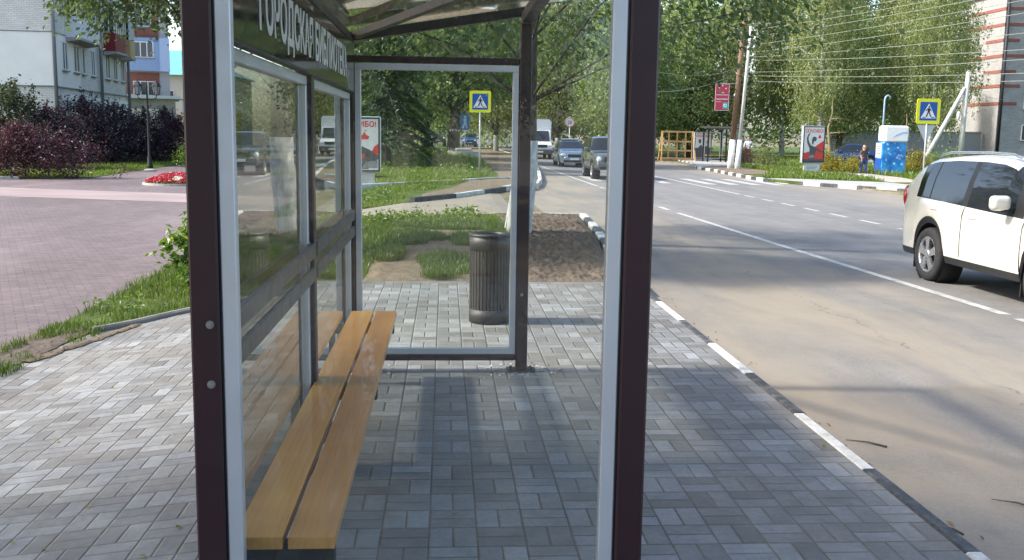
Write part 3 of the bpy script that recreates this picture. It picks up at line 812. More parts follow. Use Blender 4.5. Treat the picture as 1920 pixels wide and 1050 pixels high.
# eaves beams along the shelter, and a brace across the far bay of the roof
for a, b in ((YN + .08, YM), (YM + .08, YF)): part('eaves_beam', lambda m: m.box(XL - .038, XL + .038, a, b, 2.25, 2.305, 0, .004), M['beam'])
part('eaves_beam', lambda m: m.box(XR - .038, XR + .038, YN + .08, YF, 2.402, 2.47, 0, .004), M['beam'])
part('roof_brace', lambda m: (m.obox((-.60, 6.84, 2.295), (.50, 4.86, 2.295 + rs(.5) - .006), .05, .045),), M['beam'])
def roofsheet(m):
    z = lambda x: 2.335 + rs(x)
    m.prism([(-.80, z(-.80)), (.90, z(.90)), (.90, z(.90) + .008), (-.80, z(-.80) + .008)], 'y', 2.32, 7.04)
rf = part('roof', roofsheet, M['roofpane'])
for x in (-.81, .91): part('roof_trim', lambda m: m.obox((x, 2.32, 2.339 + rs(x)), (x, 7.04, 2.339 + rs(x)), .018, .03), M['alu'], rf)
def rect_frame(m, plane, c, a0, a1, z0, z1, w, t):
    """four mitred-looking bars; plane 'y' lies in x-z at y=c, plane 'x' lies in y-z at x=c"""
    def b(p0, p1, q0, q1):
        if plane == 'y': m.box(p0, p1, c - t / 2, c + t / 2, q0, q1, 0, .003)
        else: m.box(c - t / 2, c + t / 2, p0, p1, q0, q1, 0, .003)
    b(a0, a1, z0, z0 + w); b(a0, a1, z1 - w, z1); b(a0, a0 + w, z0 + w, z1 - w); b(a1 - w, a1, z0 + w, z1 - w)
def pane_part(plane, c, a0, a1, z0, z1, w, mat, t=.006):
    f = part('pane_frame', lambda m: rect_frame(m, plane, c, a0, a1, z0, z1, w, .042), M['alu'])
    def pn(m):
        if plane == 'y': m.box(a0 + w - .008, a1 - w + .008, c - t / 2, c + t / 2, z0 + w - .008, z1 - w + .008)
        else: m.box(c - t / 2, c + t / 2, a0 + w - .008, a1 - w + .008, z0 + w - .008, z1 - w + .008)
    part('pane', pn, mat, f)
    for e0, e1 in ((a0 - .005, a0), (a1, a1 + .005)):
        part('gasket', lambda m: m.box(e0, e1, c - .017, c + .017, z0, z1) if plane == 'y' else m.box(c - .017, c + .017, e0, e1, z0, z1), M['black'], f)
for y in (YN, YF):
    pane_part('y', y + .03, -.614, .494, .124, 2.118, .042, M['glass'])
    for z0, z1 in ((.077, .117), (2.124, 2.168)): part('cross_rail', lambda m: m.box(-.618, .498, y + .012, y + .068, z0, z1, 0, .004), M['maroon'])
    part('gable_pane', lambda m: m.prism([(-.612, 2.170), (.496, 2.170), (.496, 2.240 + rs(.496)), (-.612, 2.240 + rs(-.612))], 'y', y + .036, y + .042), M['glass'])
for a, b in ((YN + .086, YM - .006), (YM + .086, YF - .006)):
    pane_part('x', -.664, a, b, .124, 1.915, .042, M['glassB'])
    part('cross_rail', lambda m: m.box(-.69, -.635, a, b, .077, .117, 0, .004), M['maroon'])
    for z0, z1 in ((1.068, 1.138), (.958, 1.026)):
        part('back_rail', lambda m: m.box(-.636, -.614, a - .003, b + .003, z0, z1, 0, .005), M['rail'])
    for yy in (a + .03, b - .08): part('rail_bracket', lambda m: m.box(-.643, -.6365, yy, yy + .05, .95, 1.14), M['steel'])
hd = part('header_panel', lambda m: m.box(-.640, -.614, YN + .10, YF - .02, 1.926, 2.244, 0, .003), M['header'])
tm = text_mesh('lettering', 'ГОРОДСКАЯ БИБЛИОТЕКА', .232, M['letter'], None, None, .0012, 1.0, .006)
w0 = max(v.co.x for v in tm.data.vertices) - min(v.co.x for v in tm.data.vertices)
tm.data.transform(Matrix.Diagonal((2.93 / w0, 1, 1, 1)))
tm.data.transform(frame_matrix((-.612 + .06, 4.865 - 4.8, 1.999), (0, 1, 0), (0, 0, 1)))
tm.parent = hd
part('header_trim', lambda m: (m.box(-.645, -.609, YN + .10, YF - .02, 1.9175, 1.9255), m.box(-.645, -.609, YN + .10, YF - .02, 2.2445, 2.2495)), M['black'], hd)

# ------------------------------------------------------------------ bench
be = thing('bench', 'two plank varnished pine bench running through the bus shelter', 'bench', (-.48, 4.8, 0))
for x0, x1 in ((-.632, -.484), (-.468, -.328)):
    o = part('seat_plank', lambda m: m.box(x0, x1, 2.885, 6.71, .42, .46), M['pine' if x0 < -.5 else 'pine2'], be); bevel(o, .003, 2)
for y in (2.95, 4.88, 6.52):
    def br(m, y=y):
        m.box(-.636, -.334, y - .03, y + .03, .345, .418, 0, .004)
        m.box(-.655, -.637, y - .04, y + .04, .30, .418, 0, .003)
        m.box(-.60, -.56, y - .02, y + .02, .02, .344, 0, .003) ; m.box(-.63, -.53, y - .05, y + .05, .0, .0195)
    part('bracket', br, M['black'], be)

# ------------------------------------------------------------------ litter bin
bn = thing('litter_bin', 'round slatted brown steel litter bin on the pavers behind the shelter', 'bin', (.392, 8.75, 0))
def cyl_wall(m, r0, r1, z0, z1, n=48): m.lathe([(r0, z0), (r1, z0), (r1, z1), (r0, z1), (r0, z0)], n=n)
def nb(name, fn, mats, parent=bn):
    mb = MB(); fn(mb); return mb.build(name, mats, parent)
nb('lower_band', lambda m: cyl_wall(m, .172, .180, .008, .125), M['bin'])
nb('upper_band', lambda m: cyl_wall(m, .172, .180, .648, .775), M['bin'])
def rim(m): m.lathe([(.132, .770), (.184, .770), (.189, .776), (.184, .790), (.150, .796), (.132, .788), (.132, .770)], n=48)
nb('rim', rim, M['bin'])
for k in range(34):
    t = 2 * PI * k / 34
    def sl(m, t=t):
        c, s = math.cos(t), math.sin(t); p = (.174 * c, .174 * s)
        m.obox((*p, .12), (*p, .655), .005, .021, up=(-s, c, 0))
    nb('slat', sl, M['bin'])
nb('liner', lambda m: (cyl_wall(m, .140, .143, .03, .76), m.lathe([(.0001, .03), (.14, .03)], n=48)), M['black'])
nb('base', lambda m: m.lathe([(.0001, 0.0), (.165, 0), (.165, .02), (.0001, .02)], n=32), M['black'])

# ------------------------------------------------------------------ signs
def poly(m, pts, y, mi=0, t=.003):
    m.prism(pts, 'y', y - t, y, mi)
def disc(r, cx, cz, n=14): return [(cx + r * math.cos(2 * PI * k / n), cz + r * math.sin(2 * PI * k / n)) for k in range(n)]
def rrect(w, h, r, cx=0, cz=0, n=5):
    out = []
    for sx, sz, a in ((1, 1, 0), (-1, 1, PI / 2), (-1, -1, PI), (1, -1, 1.5 * PI)):
        for k in range(n + 1):
            t = a + PI / 2 * k / n; out.append((cx + sx * (w / 2 - r) + r * math.cos(t), cz + sz * (h / 2 - r) + r * math.sin(t)))
    return out
def crossing_sign(loc, zc, w, label, rz_=0, post_h=None, mirror=False):
    t = thing('crossing_sign', label, 'road sign', loc, rz_, 'pedestrian crossing signs')
    m = MB(); m.tube([(0, .03, -.3), (0, .03, post_h or zc + w * .4)], .03, 12); m.build('post', M['galv'], t)
    s = w / .9; f = -1 if mirror else 1
    m = MB(); poly(m, rrect(w, w, .07 * s, 0, zc), 0, 0, .02); bd = m.build('board', M['yellow'], t)
    m = MB(); poly(m, rrect(w * .985, w * .985, .065 * s, 0, zc), .008, 0, .006); m.build('board_back', M['signback'], bd)
    m = MB(); poly(m, rrect(.66 * s, .66 * s, .02, 0, zc), -.0215); m.build('field', M['blue'], bd)
    m = MB(); poly(m, [(-.29 * s, zc - .25 * s), (.29 * s, zc - .25 * s), (0, zc + .28 * s)], -.0255); m.build('triangle', M['signwhite'], bd)
    m = MB(); y = -.0295; q = lambda L: [(f * a * s, zc + b * s) for a, b in L][::f]
    poly(m, [(f * .015 * s + .035 * s * math.cos(k * PI / 6), zc + .155 * s + .035 * s * math.sin(k * PI / 6)) for k in range(12)], y)
    poly(m, q([(-.04, .11), (.05, .11), (.05, -.03), (-.035, -.03)]), y)
    poly(m, q([(-.035, -.031), (.012, -.031), (-.055, -.2), (-.105, -.2)]), y)
    poly(m, q([(.0125, -.031), (.05, -.031), (.075, -.11), (.125, -.2), (.08, -.2), (.035, -.115)]), y)
    poly(m, q([(-.041, .108), (-.041, .06), (-.095, .0), (-.115, .025)]), y)
    poly(m, q([(.051, .108), (.115, .02), (.095, 0), (.051, .055)]), y)
    for a in (-.20, -.135, .14, .2): poly(m, q([(a - .022, -.2), (a + .016, -.2), (a + .03, -.235), (a - .012, -.235)]), y)
    m.build('walker', M['black'], bd)
    return t
crossing_sign((1.30, 38.6, .01), 2.815, .82, 'yellow bordered crossing sign on thin post in the dug earth, behind shelter glass')
t = crossing_sign((17.74, 36.2, -.17), 2.68 + .17, .92, 'yellow bordered crossing sign above the white car, grey triangle back beneath it', .06)
m = MB(); poly(m, [(-.36, 2.35), (.36, 2.35), (.03, 1.75), (-.03, 1.75)], .066, 0, .003); m.build('give_way_back', M['signback'], t)
# round speed limit sign across the road mouth
t = thing('speed_limit_sign', 'small round speed limit sign reading 20 beyond the parked traffic', 'road sign', (8.62, 70, -.28))
m = MB(); m.tube([(0, .03, -.2), (0, .03, 3.0)], .035, 10); m.build('post', M['galv'], t)
m = MB(); poly(m, disc(.34, 0, 2.73, 28), 0, 0, .015); b = m.build('disc', M['signwhite'], t)
m = MB(); m.lathe([(.26, 0), (.335, 0), (.335, -.004), (.26, -.004), (.26, 0)], 0, -.016, 2.73, 28, axis='y'); m.build('ring', plain('faded_sign_red', (.55, .22, .18), .5), b)
text_mesh('number', '20', .34, M['black'], b, frame_matrix((0, -.018, 2.61), (1, 0, 0), (0, 0, 1)), .002, .9, .004)
# tall blue sign behind the whitewashed tree
t = thing('blue_sign', 'tall blue sign with a pale walking figure, behind the big whitewashed trunk', 'road sign', (1.42, 75, .3))
m = MB(); m.tube([(0, .03, -.3), (0, .03, 2.4)], .035, 10); m.build('post', M['galv'], t)
m = MB(); poly(m, rrect(.66, 1.15, .1, 0, 2.1), 0, 0, .015); b = m.build('board', plain('faded_blue', (.07, .19, .40), .5), t)
m = MB(); poly(m, disc(.09, 0, 2.48), -.017); poly(m, [(-.12, 2.36), (.12, 2.36), (.08, 2.05), (.2, 1.65), (.08, 1.65), (0, 1.95), (-.1, 1.65), (-.22, 1.65), (-.08, 2.05)], -.017); m.build('figure', plain('pale_blue_figure', (.45, .55, .68), .5), b)

# ------------------------------------------------------------------ poster light boxes
def lightbox(label, loc, w, h, z0, rz_, art, foot_w=.7, depth=.22, frame='alu', note=True):
    t = thing('poster_box', label, 'poster box', loc, rz_, 'poster light boxes')
    m = MB(); m.box(-foot_w * w / 2, foot_w * w / 2, -depth * .3, depth * .3, -.1, z0, 0, .01); ft = m.build('foot', M['galv'], t)
    m = MB(); m.box(-w / 2, w / 2, -depth / 2, depth / 2, z0 + .001, z0 + h, 0, .02); c = m.build('case', M[frame], t)
    m = MB(); rect_frame(m, 'y', -depth / 2 - .012, -w / 2 + .02, w / 2 - .02, z0 + .03, z0 + h - .02, .05, .022); m.build('frame', M['black'], c)
    iw, ih = w - .14, h - .14
    m = MB(); m.box(-iw / 2, iw / 2, -depth / 2 - .006, -depth / 2 - .002, z0 + .08, z0 + h - .07); po = m.build('poster', M['paper'], t)
    y = -depth / 2 - .0065; bx, bz = -iw / 2, z0 + .08; H = h - .15
    if note:
        m = MB(); m.box(-foot_w * w / 2 + .06, foot_w * w / 2 - .06, -depth * .3 - .004, -depth * .3 - .001, .15, z0 - .08); n_ = m.build('notice', M['paper'], ft)
        m = MB()
        for k in range(3): m.box(-foot_w * w / 2 + .12, foot_w * w / 2 - .12 - .05 * k, -depth * .3 - .006, -depth * .3 - .0045, z0 - .16 - .07 * k, z0 - .14 - .07 * k)
        m.build('notice_text', M['grey1'], n_)
    art(po, y, bx, bz, iw, H)
    return t
def shapes(po, name, mat, L, y, bx, bz, iw, H):
    m = MB()
    for pts in L: poly(m, [(bx + a * iw, bz + b * H) for a, b in pts], y, 0, .0012)
    return m.build(name, mat, po)
def thanks(po, y, bx, bz, iw, H, dark=False):
    tx = text_mesh('headline', 'СПАСИБО!', .2, M['red'], None, None, .0008, 1, .006)
    xs_ = [v.co.x for v in tx.data.vertices]; w0 = max(xs_) - min(xs_)
    tx.data.transform(Matrix.Diagonal((iw * .9 / w0, 1.15, 1, 1)))
    tx.data.transform(frame_matrix((bx + iw * .5, y - .001, bz + H * .845), (1, 0, 0), (0, 0, 1)))
    tx.parent = po
def art_left(po, y, bx, bz, iw, H):
    a = (y, bx, bz, iw, H); thanks(po, *a)
    shapes(po, 'tank_hull', M['grey1'], [[(0, .02), (.75, .02), (1, .22), (1, .30), (.78, .40), (.42, .53), (.15, .55), (0, .5)]], *a)
    shapes(po, 'pale_streak', M['paper'], [[(.02, .36), (.45, .2), (.52, .26), (.05, .41)], [(.4, .03), (.55, .18), (.62, .17), (.5, .03)]], y - .0015, bx, bz, iw, H)
    shapes(po, 'grey_smoke', M['grey2'], [[(.6, .04), (.98, .04), (.98, .19), (.7, .16)], [(.15, .12), (.32, .18), (.3, .08)]], y - .0015, bx, bz, iw, H)
    shapes(po, 'red_banner', M['red'], [[(.84, .36), (1, .28), (1, .52), (.9, .46)], [(.52, .23), (.66, .23), (.68, .32), (.55, .31)]], y - .003, bx, bz, iw, H)
    shapes(po, 'red_emblem', M['red'], [[(.56, .60), (.76, .60), (.78, .66), (.70, .69), (.66, .75), (.62, .69), (.54, .66)], [(.64, .76), (.72, .77), (.70, .79)]], *a)
def art_right(po, y, bx, bz, iw, H):
    a = (y, bx, bz, iw, H); thanks(po, *a)
    shapes(po, 'red_field', M['red'], [[(0, .06), (1, .06), (1, .62), (.62, .46), (.42, .32), (.0, .24)]], *a)
    shapes(po, 'dark_base', M['grey1'], [[(0, 0), (1, 0), (1, .07), (0, .07)]], y - .0015, bx, bz, iw, H)
    arm = [(.18, .78), (.26, .83), (.30, .81), (.22, .74), (.21, .66), (.26, .56), (.36, .47), (.48, .44), (.62, .42), (.9, .30), (.97, .33), (.99, .27), (.88, .26), (.64, .33), (.58, .24), (.56, .08), (.28, .08), (.30, .28), (.28, .40), (.16, .54), (.13, .68)]
    shapes(po, 'dark_figure', M['grey1'], [arm, [(.41, .50), (.47, .50), (.49, .58), (.60, .60), (.64, .68), (.54, .73), (.43, .71), (.39, .62)]], y - .003, bx, bz, iw, H)
    shapes(po, 'grey_sleeve', M['grey2'], [[(.28, .1), (.56, .12), (.5, .20), (.3, .18)]], y - .0045, bx, bz, iw, H)
    shapes(po, 'red_emblem', M['red'], [[(.70, .68), (.84, .68), (.85, .72), (.78, .80), (.71, .72)]], *a)
def art_stop(po, y, bx, bz, iw, H):
    a = (y, bx, bz, iw, H); thanks(po, *a)
    shapes(po, 'dark_figure', M['grey1'], [[(.0, .02), (.98, .02), (.98, .42), (.7, .5), (.5, .42), (.4, .55), (.3, .5), (.2, .42), (0, .4)], disc(.09, .30, .68, 12)], y - .0015, bx, bz, iw, H)
    shapes(po, 'red_emblem', M['red'], [[(.72, .60), (.84, .60), (.84, .66), (.78, .72), (.71, .66)]], *a)
lightbox('white poster box with dark hull and red emblem, half hidden by shelter glass frame', (-2.72, 31.5, .0), 1.42, 1.72, .38, -.03, art_left, .72, note=False)
lightbox('poster box on a grey foot with dark figure before red field, beyond the roadway', (18.52, 49.8, -.18), 1.22, 1.86, .56, .12, art_right, .72)
lightbox('narrow poster box standing against the far bus shelter, dark figure on white', (18.65, 72.2, -.16), 1.3, 1.95, .12, .0, art_stop, .9, note=False)

# ------------------------------------------------------------------ far stop: wooden stand and shelter
t = thing('timber_stand', 'raw timber lattice stand on splayed legs beside the far bus shelter', 'stand', (16.85, 72.5, -.16))
for x in (-1.12, 1.12):
    for dy in (-.55, .55):
        m = MB(); m.obox((x * 1.12, dy, 0), (x, dy * .12, 2.1), .11, .07, up=(1, 0, 0)); m.build('leg', M['frame_pine'], t)
    m = MB(); m.obox((x * 1.07, -.42, .75), (x * 1.07, .42, .75), .09, .05); m.build('leg_tie', M['frame_pine'], t)
for z in (.12, .72, 1.38, 2.08):
    m = MB(); m.obox((-1.2, 0, z), (1.2, 0, z), .06, .12); m.build('rail', M['frame_pine'], t)
for x in (-.62, 0, .62):
    m = MB(); m.obox((x, .035, .1), (x, .035, 2.05), .10, .04, up=(0, 1, 0)); m.build('upright', M['frame_pine'], t)
fs = thing('bus_shelter', 'small dark bus shelter with flat brown roof across the roadway', 'bus shelter', (19.7, 70.5, -.16))
for x in (-1.25, 0.05, 1.35):
    for y in (-.6, .7):
        if y > 0 or x < 1:
            m = MB(); m.box(x - .05, x + .05, y - .05, y + .05, 0, 2.25); m.build('post', M['black'], fs)
m = MB(); m.prism([(-.85, 2.30), (.9, 2.42), (.9, 2.50), (-.85, 2.38)], 'x', -1.5, 1.6); m.build('roof', M['rail'], fs)
for x0, x1 in ((-1.2, 0.0), (.1, 1.3)):
    m = MB(); rect_frame(m, 'y', .7, x0, x1, .2, 2.1, .05, .04); f = m.build('pane_frame', M['alu'], fs)
    m = MB(); m.box(x0 + .045, x1 - .045, .697, .703, .245, 2.055); m.build('pane', M['glass'], f)
m = MB(); rect_frame(m, 'x', 1.35, -.55, .65, .2, 2.1, .05, .04); f = m.build('pane_frame', M['alu'], fs)
m = MB(); m.box(1.347, 1.353, -.505, .605, .245, 2.055); m.build('pane', M['glass'], f)
m = MB(); m.box(-1.1, 1.25, .25, .6, .42, .47); m.build('bench_seat', M['frame_pine'], fs)

# ------------------------------------------------------------------ water kiosk
def kiosk_mat():
    t = NT('kiosk_print'); o = t.obj(); x, y, z = t.sep(o)
    vo = t.n('ShaderNodeTexVoronoi'); t.link(t.scale(o, (4.2, 4.2, 4.2)), vo.inputs['Vector']); vo.inputs['Scale'].default_value = 1
    c = t.ramp(t.noise(o, 1.6, 3), [(.35, (.006, .10, .40)), (.55, (.012, .26, .62)), (.7, (.06, .42, .75))])
    c = t.mix(t.math('MULTIPLY', t.mapr(vo.outputs['Distance'], .16, .34, 1, 0), t.mapr(t.noise(o, 1.5, 2), .38, .52, 0, 1)), c, (.62, .82, .88))
    return t.done(t.principled(c, .3, 0, None, .5, .4))
t = thing('water_kiosk', 'blue round drinking water kiosk with a white cap, on the grass', 'kiosk', (23.05, 50.8, -.18), -.1)
KM = kiosk_mat()
m = MB(); m.box(-.62, .62, -.52, .52, 0, 1.66, 0, .05); b = m.build('body', KM, t)
m = MB(); m.box(-.625, -.621, -.48, .48, .04, .82); m.build('service_panel', M['blue'], b)
m = MB(); m.box(-.626, -.622, -.44, .44, .86, 1.60); nt_ = m.build('notice', M['paper'], b)
m = MB()
for k in range(4): m.box(-.628, -.6265, -.34, .3 - .1 * (k % 2), 1.42 - .12 * k, 1.46 - .12 * k)
m.build('notice_text', M['grey1'], nt_)
m = MB(); m.box(-.52, .68, -.56, .56, 1.662, 2.50, 0, .07); cp = m.build('cap', M['signwhite'], t)
m = MB(); m.prism([(-.18, 1.86), (.05, 2.05), (.35, 2.18), (.66, 2.22), (.66, 2.12), (.36, 2.10), (.08, 1.98)], 'y', -.566, -.562); m.build('swoosh', plain('pale_blue_print', (.35, .48, .70), .4), cp)
m = MB(); m.box(-.78, .8, -.7, .7, -.05, -.001); m.build('plinth', M['concrete'], t)
t = thing('hooked_pole', 'thin pale blue pole with hooked top behind the water kiosk', 'pole', (23.35, 52.6, -.18))
m = MB(); m.tube([(0, 0, -.2), (0, 0, 3.9), (.05, 0, 4.05), (.16, 0, 4.12), (.27, 0, 4.05), (.29, 0, 3.93)], .045, 10); m.build('shaft', plain('pale_blue_paint', (.30, .45, .55), .5), t)

# ------------------------------------------------------------------ poles, sign board and wires
M['polewood'] = bark_mat('weathered_pole_wood', (.13, .075, .05), (.26, .165, .11), (30, 30, 2))
M['poleconc'] = bark_mat('pale_pole_concrete', (.42, .41, .37), (.62, .60, .54), (12, 12, 3))
M['whitewash'] = bark_mat('whitewash', (.55, .55, .52), (.80, .80, .77), (9, 9, 4))
INS = plain('porcelain', (.7, .72, .7), .2)
t = thing('utility_pole', 'brown wooden utility pole with whitewashed foot, side bracket and wires', 'utility pole', (16.45, 56.9, -.18))
m = MB(); m.tube([(.0, 0, 1.62), (.35, 0, 8.4)], [.165, .125], 14); m.build('shaft', M['polewood'], t)
m = MB(); m.tube([(-.085, 0, -.4), (.0, 0, 1.64)], [.20, .172], 14); m.build('painted_foot', M['whitewash'], t)
m = MB(); m.obox((.28, 0, 7.2), (.28, -.75, 7.25), .08, .1); m.obox((.2, 0, 4.05), (-.35, 0, 4.05), .06, .06); m.build('bracket', M['rail'], t)
m = MB(); m.lathe([(.04, 0), (.06, .05), (.04, .12), (.0001, .13)], .28, -.7, 7.3, 10); m.lathe([(.04, 0), (.07, .05), (.04, .14), (.0001, .15)], .0, 0, 4.1, 10); m.build('insulator', INS, t)
t = thing('utility_pole', 'pale leaning concrete pole propped against the brown wooden one, wires at its top', 'utility pole', (16.62, 56.45, -.18))
m = MB(); m.tube([(.13, .05, 1.62), (.52, .3, 8.0)], [.11, .08], 12); m.build('shaft', M['poleconc'], t)
m = MB(); m.tube([(.02, 0, -.4), (.13, .05, 1.63)], [.17, .142], 12); m.build('painted_foot', M['whitewash'], t)
for z in (7.75, 7.3, 6.8, 6.35, 5.9):
    u = (z - 1.62) / 6.38; xx = .13 + .39 * u
    m = MB(); m.obox((xx, .2, z), (xx + .28, .1, z), .04, .04); m.lathe([(.035, 0), (.06, .05), (.035, .12), (.0001, .13)], xx + .26, .1, z, 8); m.build('insulator', INS, t)
t = thing('hanging_sign', 'tall red hanging sign with white marks, on the brown pole', 'sign', (15.68, 56.8, 3.1))
m = MB(); m.box(-.4, .4, -.03, .03, 0, 1.5, 0, .01); b = m.build('board', plain('sign_crimson', (.52, .045, .085), .4), t)
m = MB(); rect_frame(m, 'y', -.034, -.4, .4, 0, 1.5, .02, .006); m.build('border', M['signwhite'], b)
m = MB()
for a, z in ((-.18, 1.28), (0, 1.40), (.2, 1.24)): poly(m, disc(.045, a, z, 6), -.0315, 0, .002)
m.box(-.1, .1, -.0335, -.0312, .98, 1.02); m.box(-.34, .34, -.0335, -.0312, .86, .89); m.box(-.34, .34, -.0335, -.0312, .62, .66); m.box(-.34, -.05, -.0335, -.0312, .48, .50)
m.build('white_marks', M['signwhite'], b)
m = MB(); m.box(.05, .36, -.0335, -.0312, .10, .46); tq = m.build('teal_square', plain('sign_teal', (.05, .42, .40), .4), b)
m = MB(); m.lathe([(.06, 0), (.10, 0), (.10, -.003), (.06, -.003), (.06, 0)], .2, -.0345, .28, 16, axis='y'); m.build('ring_mark', M['signwhite'], tq)
m = MB(); m.obox((.0, 0, 1.52), (.9, .0, 1.52), .03, .03); m.build('arm', M['galv'], t)
t = thing('utility_pole', 'pale concrete utility pole with slanting brace and oval lamp near the brick building', 'utility pole', (31.62, 60, -.2))
m = MB(); m.tube([(0, 0, -.2), (.12, 0, 5.95)], [.17, .12], 12); m.build('shaft', M['poleconc'], t)
m = MB(); m.tube([(-2.6, 0, -.2), (-.02, 0, 5.0)], [.15, .11], 12); m.build('brace', M['poleconc'], t)
m = MB(); m.tube([(.05, 0, 3.4), (-.3, -.1, 3.45)], .02, 8); m.ell((-.36, -.12, 3.32), (.10, .10, .26)); m.build('lamp', M['signwhite'], t)

WIRE = plain('bare_wire', (.26, .27, .22), .6, .1)
def wire(p, q, sag, label, r=.011, grp='overhead wires'):
    p, q = Vector(p), Vector(q); pts = []
    for i in range(17):
        u = i / 16; v = p.lerp(q, u); v.z -= sag * 4 * u * (1 - u); pts.append(v)
    mb = MB(); mb.tube(pts, r, 5); o = mb.build('overhead_wire', WIRE)
    return tag(o, label, 'wire', grp)
_wl = ['topmost of the wires running up to the right from the pole', 'second wire down of the set running right from the pole', 'third wire down of the set running right from the pole', 'fourth wire down of the set running right from the pole', 'fifth wire down, over the birches, from the pole', 'sixth wire down, flatter, crossing the birches from the pole', 'seventh wire down, low across the birches from the pole', 'eighth wire down, above the crossing sign, from the pole', 'second lowest wire across the birches from the pole', 'lowest, almost level wire across the birches from the pole']
for (x0, z0), (x1, z1), l in zip(((17.16, 7.78), (17.17, 7.58), (17.19, 7.2), (17.21, 6.76), (17.23, 6.35), (17.24, 6.09), (17.25, 5.91), (17.28, 5.26), (17.3, 5.06), (17.31, 4.76)),
        ((19.48, 7.17), (19.51, 6.83), (19.53, 6.61), (19.57, 6.31), (19.61, 5.89), (19.68, 5.18), (19.75, 4.59), (19.77, 4.31), (19.83, 3.82), (19.85, 3.57)), _wl):
    wire((x0, 56.4, z0), (x1, 30, z1), .12, l)
wire((16.48, 56.7, 5.5), (8.22, 40, 4.18), .3, 'upper wire running left from the brown pole behind the shelter post')
wire((16.2, 56.7, 5.1), (8.25, 40, 3.37), .25, 'lower wire running left from the brown pole behind the shelter post')
wire((31.74, 60, 5.0), (52, 89.9, 5.6), .5, 'wire from the pole with the brace to the brick building')

# ------------------------------------------------------------------ trees
M['leaf_dark'] = foliage('lime_leaf', [(0, (0.0269, 0.0535, 0.0192)), (.45, (0.0676, 0.1207, 0.0390)), (.8, (0.1378, 0.2095, 0.0692)), (1, (0.2702, 0.3035, 0.1101))], .5)
M['leaf_lime'] = foliage('street_tree_leaf', [(0, (0.0704, 0.1106, 0.0428)), (.45, (0.1725, 0.2541, 0.0896)), (.8, (0.3003, 0.3881, 0.1433)), (1, (0.4816, 0.5192, 0.2053))], .55)
M['leaf_mid'] = foliage('maple_leaf', [(0, (0.0735, 0.1198, 0.0400)), (.45, (0.1741, 0.2550, 0.0839)), (.8, (0.2926, 0.3849, 0.1308)), (1, (0.4470, 0.5047, 0.1927))], .55)
M['leaf_birch'] = foliage('birch_leaf', [(0, (0.0923, 0.1265, 0.0453)), (.4, (0.2057, 0.2546, 0.0883)), (.75, (0.3397, 0.3788, 0.1391)), (1, (0.5188, 0.5188, 0.2351))], .5)
M['leaf_pale'] = foliage('pale_roadside_leaf', [(0, (0.0832, 0.1181, 0.0430)), (.5, (0.1947, 0.2384, 0.0855)), (1, (0.3778, 0.3953, 0.1682))], .5)
M['needle'] = foliage('spruce_needle', [(0, (0.0216, 0.0504, 0.0264)), (.5, (0.0540, 0.1080, 0.0432)), (1, (0.1440, 0.2040, 0.0600))], .2)
M['bark'] = bark_mat('grey_bark', (.045, .038, .032), (.13, .115, .095))
M['birchbark'] = None
def birch_bark():
    t = NT('birch_bark'); o = t.obj()
    n = t.noise(t.scale(o, (3, 3, 9)), 1.0, 5, .6)
    c = t.ramp(n, [(.40, (.05, .045, .04)), (.47, (.50, .49, .45)), (.7, (.64, .62, .57))])
    return t.done(t.principled(c, .8, 0, t.bump(n, .5, .02), .2))
M['birchbark'] = birch_bark()
M['paintedbark'] = bark_mat('limewashed_bark', (.40, .40, .38), (.72, .72, .69), (12, 12, 5))

